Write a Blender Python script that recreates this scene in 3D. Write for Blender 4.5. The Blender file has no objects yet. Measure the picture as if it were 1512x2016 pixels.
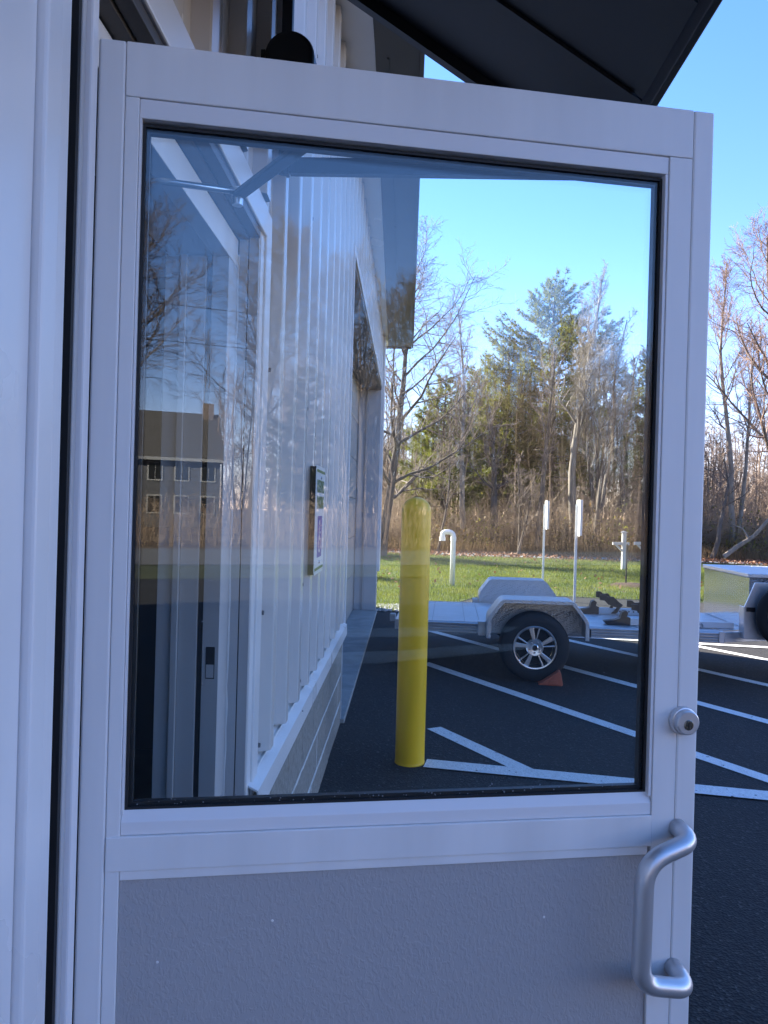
import bpy, bmesh, math, random
import numpy as np
from mathutils import Vector, Matrix

S = bpy.context.scene
COL = S.collection
R = math.radians
PI = math.pi

# ------------------------------------------------------------------ camera
CAM_POS = (0.0, 0.0, 1.5)
roll, pitch, yaw = R(-1.5866), R(-0.1046), R(1.7098)
cam_d = bpy.data.cameras.new('camera')
cam = bpy.data.objects.new('camera', cam_d)
COL.objects.link(cam)
M = Matrix.Rotation(yaw, 3, 'Z') @ Matrix.Rotation(pitch, 3, 'X') @ Matrix.Rotation(roll, 3, 'Y')
r_, f_, u_ = M @ Vector((1, 0, 0)), M @ Vector((0, 1, 0)), M @ Vector((0, 0, 1))
m4 = Matrix.Identity(4)
for i in range(3):
    m4[i][0], m4[i][1], m4[i][2] = r_[i], u_[i], -f_[i]
    m4[i][3] = CAM_POS[i]
cam.matrix_world = m4
cam_d.sensor_fit = 'HORIZONTAL'
cam_d.sensor_width = 36.0
cam_d.lens = 36.0 * 1514 / 1512
cam_d.clip_start = 0.03
cam_d.clip_end = 2000
S.camera = cam

# ------------------------------------------------------------------ light
SUN_EL, SUN_AZ = 27.0, 37.0            # sun on the left, 37 degrees ahead of pure left
sdir = Vector((-math.cos(R(SUN_AZ)) * math.cos(R(SUN_EL)), math.sin(R(SUN_AZ)) * math.cos(R(SUN_EL)), math.sin(R(SUN_EL))))
W = bpy.data.worlds.new('World')
S.world = W
W.use_nodes = True
nt = W.node_tree
bg = nt.nodes['Background']
sky = nt.nodes.new('ShaderNodeTexSky')
sky.sky_type = 'NISHITA'
sky.sun_disc = False
sky.sun_elevation = R(SUN_EL)
sky.sun_rotation = R(-(90 - SUN_AZ))
sky.altitude = 600
sky.air_density = 1.0
sky.dust_density = 0.05
sky.ozone_density = 3.2
hsv = nt.nodes.new('ShaderNodeHueSaturation')
hsv.inputs['Saturation'].default_value = 1.22
nt.links.new(sky.outputs[0], hsv.inputs['Color'])
wb = nt.nodes.new('ShaderNodeMix')          # the camera's white balance on the whole sky
wb.data_type = 'RGBA'
wb.blend_type = 'MULTIPLY'
wb.inputs[0].default_value = 1.0
wb.inputs[7].default_value = (1.27, 0.915, 1.0, 1)
nt.links.new(hsv.outputs[0], wb.inputs[6])
nt.links.new(wb.outputs[2], bg.inputs[0])
bg.inputs[1].default_value = 0.070
sd = bpy.data.lights.new('sun', 'SUN')
sd.energy = 3.9
sd.angle = R(0.53)
sd.color = (1.0, 0.90, 0.76)
sun = bpy.data.objects.new('sun', sd)
COL.objects.link(sun)
sun.rotation_euler = sdir.to_track_quat('Z', 'Y').to_euler()
S.view_settings.view_transform = 'Standard'
S.view_settings.look = 'None'
S.view_settings.gamma = 1
S.view_settings.exposure = 2.82
S.view_settings.use_curve_mapping = False
S.cycles.use_denoising = True
S.cycles.max_bounces = 10
S.cycles.diffuse_bounces = 4
S.cycles.transparent_max_bounces = 32
S.cycles.caustics_reflective = False
S.cycles.caustics_refractive = False
S.cycles.sample_clamp_indirect = 8

# ------------------------------------------------------------------ helpers
rng = np.random.default_rng(7)
random.seed(7)


def mat(name, col, rough=0.6, metal=0.0, var=0.0, vscale=3.0, bump=0.0, bscale=60.0, stretch=(1, 1, 1),
        spec=0.5, col2=None, bdist=0.002, detail=4.0, trans=0.0, rvar=0.0):
    m = bpy.data.materials.new(name)
    m.use_nodes = True
    n, l = m.node_tree.nodes, m.node_tree.links
    p = n['Principled BSDF']
    p.inputs['Base Color'].default_value = (*col, 1)
    p.inputs['Roughness'].default_value = rough
    p.inputs['Metallic'].default_value = metal
    p.inputs['Specular IOR Level'].default_value = spec
    tc = n.new('ShaderNodeTexCoord')
    mp = n.new('ShaderNodeMapping')
    mp.inputs['Scale'].default_value = stretch
    l.new(tc.outputs['Object'], mp.inputs[0])
    if var > 0 or col2 is not None or rvar > 0:
        nz = n.new('ShaderNodeTexNoise')
        nz.inputs['Scale'].default_value = vscale
        nz.inputs['Detail'].default_value = detail
        l.new(mp.outputs[0], nz.inputs[0])
        cr = n.new('ShaderNodeMapRange')
        cr.inputs[1].default_value, cr.inputs[2].default_value = 0.32, 0.68
        l.new(nz.outputs[0], cr.inputs[0])
        if var > 0 or col2 is not None:
            mx = n.new('ShaderNodeMix')
            mx.data_type = 'RGBA'
            a = col if col2 is not None else tuple(c * (1 - var) for c in col)
            b = col2 if col2 is not None else tuple(min(1, c * (1 + var)) for c in col)
            mx.inputs[6].default_value = (*a, 1)
            mx.inputs[7].default_value = (*b, 1)
            l.new(cr.outputs[0], mx.inputs[0])
            l.new(mx.outputs[2], p.inputs['Base Color'])
        if rvar > 0:
            c2 = n.new('ShaderNodeMapRange')
            c2.inputs[3].default_value, c2.inputs[4].default_value = rough - rvar, rough + rvar
            l.new(cr.outputs[0], c2.inputs[0])
            l.new(c2.outputs[0], p.inputs['Roughness'])
    if bump > 0:
        nb = n.new('ShaderNodeTexNoise')
        nb.inputs['Scale'].default_value = bscale
        nb.inputs['Detail'].default_value = 3
        l.new(mp.outputs[0], nb.inputs[0])
        bp = n.new('ShaderNodeBump')
        bp.inputs['Strength'].default_value = bump
        bp.inputs['Distance'].default_value = bdist
        l.new(nb.outputs[0], bp.inputs['Height'])
        l.new(bp.outputs[0], p.inputs['Normal'])
    if trans > 0:
        out = n['Material Output']
        tr = n.new('ShaderNodeBsdfTranslucent')
        src = p.inputs['Base Color']
        if src.is_linked:
            l.new(src.links[0].from_socket, tr.inputs[0])
        else:
            tr.inputs[0].default_value = (*col, 1)
        ms = n.new('ShaderNodeMixShader')
        ms.inputs[0].default_value = trans
        l.new(p.outputs[0], ms.inputs[1])
        l.new(tr.outputs[0], ms.inputs[2])
        l.new(ms.outputs[0], out.inputs[0])
    return m


class MB:
    def __init__(s):
        s.v, s.f, s.mi = [], [], []
        s.cur = 0

    def add(s, vs, fs):
        o = len(s.v)
        s.v.extend([tuple(map(float, p)) for p in vs])
        for q in fs:
            s.f.append([i + o for i in q])
            s.mi.append(s.cur)
        return s

    def box(s, x0, x1, y0, y1, z0, z1):
        vs = [(x, y, z) for x in (x0, x1) for y in (y0, y1) for z in (z0, z1)]
        return s.add(vs, [(0, 1, 3, 2), (4, 6, 7, 5), (0, 4, 5, 1), (2, 3, 7, 6), (0, 2, 6, 4), (1, 5, 7, 3)])

    def prism(s, poly, ax, lo, hi):
        n = len(poly)
        def P(a, b, c):
            return {'x': (c, a, b), 'y': (a, c, b), 'z': (a, b, c)}[ax]
        vs = [P(a, b, lo) for a, b in poly] + [P(a, b, hi) for a, b in poly]
        fs = [list(range(n)), list(range(2 * n - 1, n - 1, -1))] + [(i, (i + 1) % n, n + (i + 1) % n, n + i) for i in range(n)]
        return s.add(vs, fs)

    def tube(s, pts, rad, sides=8, cap=True):
        pts = [Vector(p) for p in pts]
        n = len(pts)
        if not hasattr(rad, '__len__'):
            rad = [rad] * n
        t0 = (pts[1] - pts[0]).normalized()
        ref = Vector((0, 0, 1)) if abs(t0.z) < 0.9 else Vector((1, 0, 0))
        a = t0.cross(ref).normalized()
        vs = []
        for i, p in enumerate(pts):
            t = (pts[min(i + 1, n - 1)] - pts[max(i - 1, 0)]).normalized()
            a = (a - t * a.dot(t)).normalized()
            b = t.cross(a)
            for k in range(sides):
                th = 2 * PI * k / sides
                vs.append(p + (a * math.cos(th) + b * math.sin(th)) * rad[i])
        fs = [(i * sides + k, i * sides + (k + 1) % sides, (i + 1) * sides + (k + 1) % sides, (i + 1) * sides + k)
              for i in range(n - 1) for k in range(sides)]
        if cap:
            fs += [list(range(sides))[::-1], list(range((n - 1) * sides, n * sides))]
        return s.add(vs, fs)

    def lathe(s, prof, c, ax='z', n=32, a0=0.0, a1=2 * PI):
        full = abs(a1 - a0 - 2 * PI) < 1e-6
        m = len(prof)
        cnt = n if full else n + 1
        vs = []
        for k in range(cnt):
            th = a0 + (a1 - a0) * k / n
            for r, h in prof:
                u, v = r * math.cos(th), r * math.sin(th)
                p = {'z': (u, v, h), 'y': (u, h, v), 'x': (h, u, v)}[ax]
                vs.append((p[0] + c[0], p[1] + c[1], p[2] + c[2]))
        fs = []
        for k in range(n):
            k2 = (k + 1) % cnt
            for i in range(m - 1):
                fs.append((k * m + i, k2 * m + i, k2 * m + i + 1, k * m + i + 1))
        return s.add(vs, fs)

    def build(s, name, mats, parent=None, smooth=False, bevel=0.0, recalc=True, kind=None, auto=None):
        me = bpy.data.meshes.new(name)
        me.from_pydata(s.v, [], s.f)
        if not isinstance(mats, (list, tuple)):
            mats = [mats]
        for m in mats:
            me.materials.append(m)
        if len(mats) > 1:
            me.polygons.foreach_set('material_index', s.mi)
        if recalc:
            b = bmesh.new()
            b.from_mesh(me)
            bmesh.ops.remove_doubles(b, verts=b.verts, dist=1e-6)
            bmesh.ops.recalc_face_normals(b, faces=b.faces)
            b.to_mesh(me)
            b.free()
        if smooth or auto:
            me.polygons.foreach_set('use_smooth', [True] * len(me.polygons))
            if auto:
                me.set_sharp_from_angle(angle=R(auto))
        me.update()
        o = bpy.data.objects.new(name, me)
        COL.objects.link(o)
        if parent:
            o.parent = parent
        if bevel > 0:
            bm_ = o.modifiers.new('bevel', 'BEVEL')
            bm_.width = bevel
            bm_.segments = 2
            bm_.limit_method = 'ANGLE'
        if kind:
            o['kind'] = kind
        return o


def tag(o, label, cat, group=None):
    o['label'] = label
    o['category'] = cat
    if group:
        o['group'] = group
    return o


def thing(name, label, cat, loc=(0, 0, 0), rz=0.0, group=None):
    o = bpy.data.objects.new(name, None)
    o.empty_display_size = 0.1
    COL.objects.link(o)
    o.location = loc
    o.rotation_euler = (0, 0, rz)
    return tag(o, label, cat, group)


def struct(o):
    o['kind'] = 'structure'
    return o


def quick_mesh(name, v, f, mats, parent=None, kind=None, smooth=False, mi=None):
    """v: (n,3) array, f: (m,k) int array"""
    me = bpy.data.meshes.new(name)
    k = f.shape[1]
    me.vertices.add(len(v))
    me.vertices.foreach_set('co', np.asarray(v, np.float32).ravel())
    me.loops.add(f.size)
    me.loops.foreach_set('vertex_index', np.asarray(f, np.int32).ravel())
    me.polygons.add(len(f))
    me.polygons.foreach_set('loop_start', np.arange(0, f.size, k, dtype=np.int32))
    if not isinstance(mats, (list, tuple)):
        mats = [mats]
    for m in mats:
        me.materials.append(m)
    if mi is not None:
        me.polygons.foreach_set('material_index', np.asarray(mi, np.int32))
    if smooth:
        me.polygons.foreach_set('use_smooth', np.ones(len(f), bool))
    me.update(calc_edges=True)
    o = bpy.data.objects.new(name, me)
    COL.objects.link(o)
    if parent:
        o.parent = parent
    if kind:
        o['kind'] = kind
    return o


def fillet(pts, rad, n=6):
    """polyline with rounded corners"""
    pts = [Vector(p) for p in pts]
    if not hasattr(rad, '__len__'):
        rad = [rad] * len(pts)
    out = [pts[0]]
    for i in range(1, len(pts) - 1):
        a, b, c = pts[i - 1], pts[i], pts[i + 1]
        r = min(rad[i], (a - b).length * 0.49, (c - b).length * 0.49)
        p0 = b + (a - b).normalized() * r
        p2 = b + (c - b).normalized() * r
        for k in range(n + 1):
            t = k / n
            out.append(p0 * (1 - t) ** 2 + b * 2 * t * (1 - t) + p2 * t * t)
    out.append(pts[-1])
    return out


# ------------------------------------------------------------------ materials
m_frame = mat('painted_aluminium', (0.80, 0.79, 0.785), 0.42, 0.0, var=0.055, vscale=2.0, stretch=(6, 6, 0.6), rvar=0.06, spec=0.5)
m_bead = mat('bead_aluminium', (0.80, 0.79, 0.80), 0.35, spec=0.5)
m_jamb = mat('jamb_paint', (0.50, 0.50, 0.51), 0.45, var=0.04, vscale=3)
m_trim = mat('trim_metal', (0.79, 0.78, 0.78), 0.32, var=0.03, vscale=4, rvar=0.05)
m_black = mat('black_rubber', (0.012, 0.013, 0.015), 0.6)
m_dark = mat('dark_bronze', (0.018, 0.019, 0.022), 0.45, var=0.2, vscale=5, bump=0.15, bscale=90)
m_dark2 = mat('awning_sheet', (0.008, 0.009, 0.011), 0.5, var=0.25, vscale=3, bump=0.1, bscale=40)
m_caulk = mat('caulk', (0.7, 0.7, 0.7), 0.5)
m_siding = mat('siding_paint', (0.68, 0.66, 0.64), 0.24, var=0.04, vscale=1.5, stretch=(1, 1, 0.25), bump=0.12, bscale=5, bdist=0.004, rvar=0.05)
m_screw = mat('screw_metal', (0.18, 0.18, 0.19), 0.4, 0.6)
m_soffit = mat('soffit_brown', (0.075, 0.066, 0.06), 0.5, var=0.1, vscale=2)
m_block = mat('concrete_block', (0.22, 0.205, 0.18), 0.92, col2=(0.34, 0.32, 0.285), vscale=45, bump=0.6, bscale=120, bdist=0.003, detail=8)
m_mortar = mat('mortar', (0.74, 0.73, 0.70), 0.9, var=0.12, vscale=30, bump=0.4, bscale=90)
m_conc = mat('concrete', (0.33, 0.33, 0.32), 0.85, var=0.15, vscale=6, bump=0.3, bscale=150, bdist=0.001, detail=8)
m_inside = mat('interior_wall', (0.10, 0.10, 0.105), 0.8, var=0.08)
m_ovdoor = mat('overhead_door_paint', (0.30, 0.30, 0.30), 0.45, var=0.05, vscale=3)
m_handle = mat('satin_aluminium', (0.66, 0.67, 0.69), 0.36, 0.7, bump=0.05, bscale=400, bdist=0.0005)
m_silver = mat('silver_metal', (0.62, 0.63, 0.64), 0.3, 1.0)
m_brass = mat('cylinder_metal', (0.30, 0.29, 0.25), 0.25, 1.0)
m_yellow = mat('yellow_plastic', (0.93, 0.545, 0.010), 0.34, var=0.07, vscale=6, stretch=(1, 1, 0.3), bump=0.08, bscale=50, rvar=0.06)
m_asphalt = mat('asphalt', (0.026, 0.027, 0.029), 0.86, col2=(0.042, 0.042, 0.043), vscale=140, bump=0.9, bscale=230, bdist=0.006, detail=8, spec=0.3)
def ground_mat(name, base, light, stone, big, rough, worn=None):
    m = bpy.data.materials.new(name)
    m.use_nodes = True
    n, l = m.node_tree.nodes, m.node_tree.links
    p = n['Principled BSDF']
    p.inputs['Roughness'].default_value = rough
    p.inputs['Specular IOR Level'].default_value = 0.3
    tc = n.new('ShaderNodeTexCoord')
    def noise(sc, det=4):
        z = n.new('ShaderNodeTexNoise')
        z.inputs['Scale'].default_value = sc
        z.inputs['Detail'].default_value = det
        l.new(tc.outputs['Object'], z.inputs[0])
        return z.outputs[0]
    def rng_(x, a, b, c=0.0, d=1.0):
        z = n.new('ShaderNodeMapRange')
        for i, v in enumerate((a, b, c, d)):
            z.inputs[i + 1].default_value = v
        l.new(x, z.inputs[0])
        return z.outputs[0]
    def mix(f, a, b):
        z = n.new('ShaderNodeMix')
        z.data_type = 'RGBA'
        l.new(f, z.inputs[0])
        for s_, v in ((6, a), (7, b)):
            if isinstance(v, tuple):
                z.inputs[s_].default_value = (*v, 1)
            else:
                l.new(v, z.inputs[s_])
        return z.outputs[2]
    vo = n.new('ShaderNodeTexVoronoi')
    vo.inputs['Scale'].default_value = 95
    l.new(tc.outputs['Object'], vo.inputs[0])
    sep = n.new('ShaderNodeSeparateColor')
    l.new(vo.outputs['Color'], sep.inputs[0])
    c = mix(rng_(sep.outputs[0], 0.0, 1.0), base, light)
    c = mix(rng_(sep.outputs[1], 0.93, 0.97), c, stone)
    c = mix(rng_(noise(0.9, 6), 0.45, 0.75, 0.0, 0.55), c, big)
    if worn:
        c = mix(rng_(noise(26, 8), *worn), c, (0.035, 0.035, 0.036))
        c = mix(rng_(noise(5, 3), 0.5, 0.75, 0.0, 0.18), c, (0.42, 0.41, 0.39))
    l.new(c, p.inputs['Base Color'])
    bp = n.new('ShaderNodeBump')
    bp.inputs['Strength'].default_value = 0.8
    bp.inputs['Distance'].default_value = 0.005
    l.new(vo.outputs['Distance'], bp.inputs['Height'])
    l.new(bp.outputs[0], p.inputs['Normal'])
    return m


m_asphalt = ground_mat('asphalt', (0.016, 0.016, 0.017), (0.032, 0.032, 0.033), (0.075, 0.073, 0.07), (0.034, 0.033, 0.032), 0.85)
m_paint = ground_mat('road_paint', (0.70, 0.70, 0.69), (0.82, 0.82, 0.81), (0.6, 0.6, 0.59), (0.72, 0.71, 0.69), 0.7, worn=(0.66, 0.69))
m_alum = mat('trailer_aluminium', (0.66, 0.67, 0.69), 0.36, 0.8, var=0.08, vscale=6, rvar=0.08)
m_deck = mat('deck_aluminium', (0.66, 0.67, 0.69), 0.45, 0.7, var=0.12, vscale=7, stretch=(0.4, 2, 1), rvar=0.1)
m_tyre = mat('tyre_rubber', (0.014, 0.014, 0.015), 0.75, bump=0.2, bscale=60)
m_rim = mat('rim_metal', (0.78, 0.79, 0.80), 0.28, 1.0)
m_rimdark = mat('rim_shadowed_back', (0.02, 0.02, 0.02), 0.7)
m_orange = mat('orange_plastic', (0.45, 0.115, 0.06), 0.6, var=0.06, vscale=12)
m_pvc = mat('white_pvc', (0.78, 0.78, 0.77), 0.4)
m_galv = mat('galvanised', (0.42, 0.43, 0.44), 0.45, 0.8, var=0.1, vscale=20)
m_signback = mat('sign_back', (0.70, 0.71, 0.72), 0.45, 0.2)
m_wood_w = mat('white_wood', (0.46, 0.44, 0.41), 0.7, var=0.06, vscale=8, stretch=(4, 4, 0.5))
m_signw = mat('sign_white', (0.78, 0.78, 0.77), 0.35)
m_signg = mat('sign_green', (0.10, 0.20, 0.07), 0.4)
m_signb = mat('sign_blue', (0.055, 0.06, 0.36), 0.4)
m_rail = mat('white_powder_coat', (0.75, 0.76, 0.78), 0.35)
m_blackpaint = mat('black_powder_coat', (0.012, 0.012, 0.014), 0.4)


def diamond_plate(name, base, rough):
    m = bpy.data.materials.new(name)
    m.use_nodes = True
    n, l = m.node_tree.nodes, m.node_tree.links
    p = n['Principled BSDF']
    p.inputs['Base Color'].default_value = (*base, 1)
    p.inputs['Metallic'].default_value = 0.95
    p.inputs['Roughness'].default_value = rough
    tc = n.new('ShaderNodeTexCoord')
    outs = []
    for ang in (45, -45):
        mp = n.new('ShaderNodeMapping')
        mp.inputs['Rotation'].default_value = (R(ang * 0.9), R(ang), R(ang * 0.9))
        l.new(tc.outputs['Object'], mp.inputs[0])
        wv = n.new('ShaderNodeTexVoronoi')
        wv.inputs['Scale'].default_value = 52
        wv.inputs['Randomness'].default_value = 0.0
        mp.inputs['Scale'].default_value = (0.45, 1.2, 1.2) if ang > 0 else (1.2, 0.45, 1.2)
        l.new(mp.outputs[0], wv.inputs[0])
        mr = n.new('ShaderNodeMapRange')
        mr.inputs[1].default_value, mr.inputs[2].default_value = 0.18, 0.36
        mr.inputs[3].default_value, mr.inputs[4].default_value = 1, 0
        l.new(wv.outputs['Distance'], mr.inputs[0])
        outs.append(mr.outputs[0])
    mx = n.new('ShaderNodeMath')
    mx.operation = 'MAXIMUM'
    l.new(outs[0], mx.inputs[0])
    l.new(outs[1], mx.inputs[1])
    bp = n.new('ShaderNodeBump')
    bp.inputs['Strength'].default_value = 1.0
    bp.inputs['Distance'].default_value = 0.006
    l.new(mx.outputs[0], bp.inputs['Height'])
    l.new(bp.outputs[0], p.inputs['Normal'])
    return m


m_dia = diamond_plate('diamond_plate', (0.66, 0.67, 0.69), 0.42)
m_diabox = diamond_plate('diamond_plate_polished', (0.62, 0.63, 0.64), 0.10)


def glass_mat():
    m = bpy.data.materials.new('window_glass')
    m.use_nodes = True
    n, l = m.node_tree.nodes, m.node_tree.links
    n.remove(n['Principled BSDF'])
    out = n['Material Output']
    geo = n.new('ShaderNodeNewGeometry')
    ior = n.new('ShaderNodeMapRange')
    ior.inputs[3].default_value, ior.inputs[4].default_value = 1.49, 1 / 1.49
    l.new(geo.outputs['Backfacing'], ior.inputs[0])
    fr = n.new('ShaderNodeFresnel')
    l.new(ior.outputs[0], fr.inputs['IOR'])
    tr = n.new('ShaderNodeBsdfTransparent')
    tr.inputs[0].default_value = (0.965, 0.985, 0.985, 1)
    gl = n.new('ShaderNodeBsdfGlossy')
    gl.inputs['Roughness'].default_value = 0.0
    gl.inputs['Color'].default_value = (1, 1, 1, 1)
    ms = n.new('ShaderNodeMixShader')
    l.new(fr.outputs[0], ms.inputs[0])
    l.new(tr.outputs[0], ms.inputs[1])
    l.new(gl.outputs[0], ms.inputs[2])
    l.new(ms.outputs[0], out.inputs[0])
    return m


m_glass = glass_mat()


def panel_mat():
    """embossed stucco aluminium"""
    m = mat('embossed_panel', (0.42, 0.41, 0.42), 0.36, spec=0.5)
    n, l = m.node_tree.nodes, m.node_tree.links
    p = n['Principled BSDF']
    tc = n.new('ShaderNodeTexCoord')
    mp = n.new('ShaderNodeMapping')
    mp.inputs['Rotation'].default_value = (0, R(35), 0)
    mp.inputs['Scale'].default_value = (1.0, 1.0, 0.55)
    l.new(tc.outputs['Object'], mp.inputs[0])
    nz = n.new('ShaderNodeTexNoise')
    nz.inputs['Scale'].default_value = 185
    nz.inputs['Detail'].default_value = 2.0
    nz.inputs['Distortion'].default_value = 0.6
    l.new(mp.outputs[0], nz.inputs[0])
    mr = n.new('ShaderNodeMapRange')
    mr.inputs[1].default_value, mr.inputs[2].default_value = 0.46, 0.62
    mr.interpolation_type = 'SMOOTHSTEP'
    l.new(nz.outputs[0], mr.inputs[0])
    bp = n.new('ShaderNodeBump')
    bp.inputs['Strength'].default_value = 0.42
    bp.inputs['Distance'].default_value = 0.0012
    l.new(mr.outputs[0], bp.inputs['Height'])
    l.new(bp.outputs[0], p.inputs['Normal'])
    return m


m_panel = panel_mat()
m_lawn = mat('lawn_soil', (0.035, 0.055, 0.014), 0.95, col2=(0.07, 0.10, 0.025), vscale=1.2, bump=0.6, bscale=60, bdist=0.02)
m_grass = mat('grass_blades', (0.090, 0.128, 0.013), 0.55, col2=(0.19, 0.20, 0.038), vscale=0.8, trans=0.45)
m_earth = mat('woodland_earth', (0.075, 0.055, 0.038), 0.95, col2=(0.12, 0.085, 0.055), vscale=2.5, bump=0.6, bscale=25, bdist=0.03)
m_leaf1 = mat('dead_leaf', (0.20, 0.075, 0.035), 0.7, col2=(0.27, 0.14, 0.07), vscale=8, trans=0.25)
m_brush = mat('brush_stem', (0.22, 0.15, 0.10), 0.8, col2=(0.36, 0.26, 0.175), vscale=1.0)
m_brushleaf = mat('brush_leaf', (0.13, 0.10, 0.03), 0.7, col2=(0.20, 0.11, 0.05), vscale=1.2, trans=0.4)
m_brushleaf_y = mat('brush_leaf_yellow', (0.30, 0.23, 0.045), 0.7, col2=(0.19, 0.19, 0.045), vscale=1.2, trans=0.45)
m_bark = mat('grey_bark', (0.075, 0.06, 0.05), 0.9, col2=(0.15, 0.12, 0.098), vscale=7, stretch=(1, 1, 0.3), bump=0.5, bscale=40, bdist=0.02)
m_bark_l = mat('pale_bark', (0.15, 0.125, 0.10), 0.9, col2=(0.27, 0.23, 0.19), vscale=7, stretch=(1, 1, 0.3))
m_twig = mat('twig', (0.17, 0.125, 0.10), 0.8, col2=(0.24, 0.18, 0.145), vscale=1.5)
m_twig_d = mat('dark_twig', (0.085, 0.066, 0.054), 0.85, col2=(0.13, 0.10, 0.08), vscale=1.5)
m_twig_l = mat('pale_twig', (0.22, 0.185, 0.15), 0.8, col2=(0.29, 0.25, 0.205), vscale=1.5)
m_twig_r = mat('reddish_twig', (0.21, 0.135, 0.105), 0.8, col2=(0.27, 0.185, 0.145), vscale=1.5)
m_pinebark = mat('pine_bark', (0.095, 0.075, 0.06), 0.9, var=0.25, vscale=8, stretch=(1, 1, 0.3))
m_needle = mat('pine_needles', (0.11, 0.118, 0.018), 0.6, col2=(0.20, 0.195, 0.036), vscale=0.9, trans=0.55)
m_needle_b = mat('blue_pine_needles', (0.075, 0.088, 0.034), 0.6, col2=(0.115, 0.13, 0.052), vscale=0.9, trans=0.35)
m_needle_y = mat('bright_pine_needles', (0.13, 0.145, 0.022), 0.6, col2=(0.22, 0.22, 0.042), vscale=0.9, trans=0.45)
m_gravel = mat('gravel', (0.33, 0.32, 0.31), 0.9, col2=(0.48, 0.47, 0.46), vscale=30)
m_mulch = mat('mulch', (0.065, 0.035, 0.022), 0.95, var=0.3, vscale=25, bump=0.8, bscale=60, bdist=0.02)

# ================================================================== THE GROUND
def sheet(name, poly, z, m, parent=None, sub=False):
    b = MB()
    b.add([(x, y, z) for x, y in poly], [list(range(len(poly)))])
    o = b.build(name, m, parent, recalc=False)
    if o.data.polygons[0].normal.z < 0:
        o.data.flip_normals()
    return o


struct(sheet('ground', [(-400, -400), (400, -400), (400, 600), (-400, 600)], -0.02, m_earth))
lot = struct(sheet('asphalt_lot', [(-0.50, -2.7), (-0.55, -13.8), (60, -14.2), (60, 16), (1.5, 16), (-0.05, 12.2), (-0.50, 12.2)], 0.0, m_asphalt))
LAWN = [(-30, 11.75), (-0.46, 11.75), (-0.15, 11.45), (0.35, 11.6), (1.25, 13.7), (1.95, 14.45), (4.4, 14.12), (14, 12.9), (50, 8), (50, 24.5), (8.1, 25.9), (1.7, 26.0), (-0.7, 26.8), (-30, 28)]
struct(sheet('lawn', LAWN, 0.006, m_lawn))
struct(sheet('woodland_path', [(-30, 28.6), (-0.7, 28.0), (2, 27.3), (8.1, 27.3), (50, 26.0), (50, 27.6), (8.1, 28.8), (2, 28.9), (-0.7, 29.4), (-30, 30.0)], -0.006, m_conc))

# parking stripes: pieces of the lot
def stripe(p0, p1, w, endcut=None):
    a, b = Vector((*p0, 0)), Vector((*p1, 0))
    t = (b - a).normalized()
    n = Vector((-t.y, t.x, 0)) * (w / 2)
    o = MB().add([a + n + Vector((0, 0, .004)), b + n + Vector((0, 0, .004)), b - n + Vector((0, 0, .004)), a - n + Vector((0, 0, .004))], [(0, 1, 2, 3)]).build('parking_stripe', m_paint, lot, recalc=False)
    if o.data.polygons[0].normal.z < 0:
        o.data.flip_normals()
    return o


for k in range(6):
    x7 = -0.80 + 1.405 * k
    def at(Y):
        return (x7 + (7 - Y) * 0.62, Y)
    y_top = min(7 + (x7 - 0.22) / 0.615, (9.907 - 0.155 * x7 - 0.667) / 0.9047 - 0.06)
    y_bot = 4.60 - 0.155 * 2.0 if k else 4.50
    xb = x7 + (7 - y_bot) * 0.62
    y_bot = 4.605 - 0.180 * xb + 0.05
    stripe(at(y_top), at(y_bot), 0.115)
o = stripe((0.15, 4.575), (9, 4.575 - 8.85 * 0.178), 0.15)
o.location.z = 0.004
o = stripe((1.4, 9.69), (9, 9.69 - 7.6 * 0.155), 0.13)
o.location.z = 0.004

# ground behind the camera (seen only mirrored in the glass)
m_verge = mat('verge_gravel', (0.40, 0.33, 0.25), 0.95, col2=(0.22, 0.18, 0.13), vscale=1.8, bump=0.5, bscale=30)
struct(sheet('gravel_verge', [(1.65, -4.95), (2.2, -4.85), (3.0, -5.0), (4.2, -5.25), (4.4, -5.55), (3.5, -5.6), (2.7, -5.45), (1.9, -5.5)], 0.006, m_verge))
struct(sheet('gravel_verge', [(2.0, -6.45), (3.1, -6.25), (4.5, -6.35), (4.9, -6.75), (3.6, -6.95), (2.3, -6.95)], 0.006, m_verge))
struct(sheet('front_lawn', [(-60, -14.0), (-0.5, -13.75), (8, -14.1), (60, -14.2), (60, -17.5), (-60, -17.5)], 0.004, mat('front_lawn_grass', (0.035, 0.043, 0.016), 0.95, col2=(0.06, 0.066, 0.024), vscale=0.7)))
struct(sheet('road', [(-120, -17.6), (120, -17.6), (120, -24.8), (-120, -24.8)], 0.008, mat('old_asphalt', (0.12, 0.118, 0.115), 0.9, var=0.15, vscale=3)))

# ================================================================== THE METAL BUILDING
XW = -0.450          # pan of the siding
bld = thing('metal_building', 'white ribbed metal building with grey block base running away behind the glass', 'building')
Y0, Y1 = -2.7, 11.65
EAVE = 4.12
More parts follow.
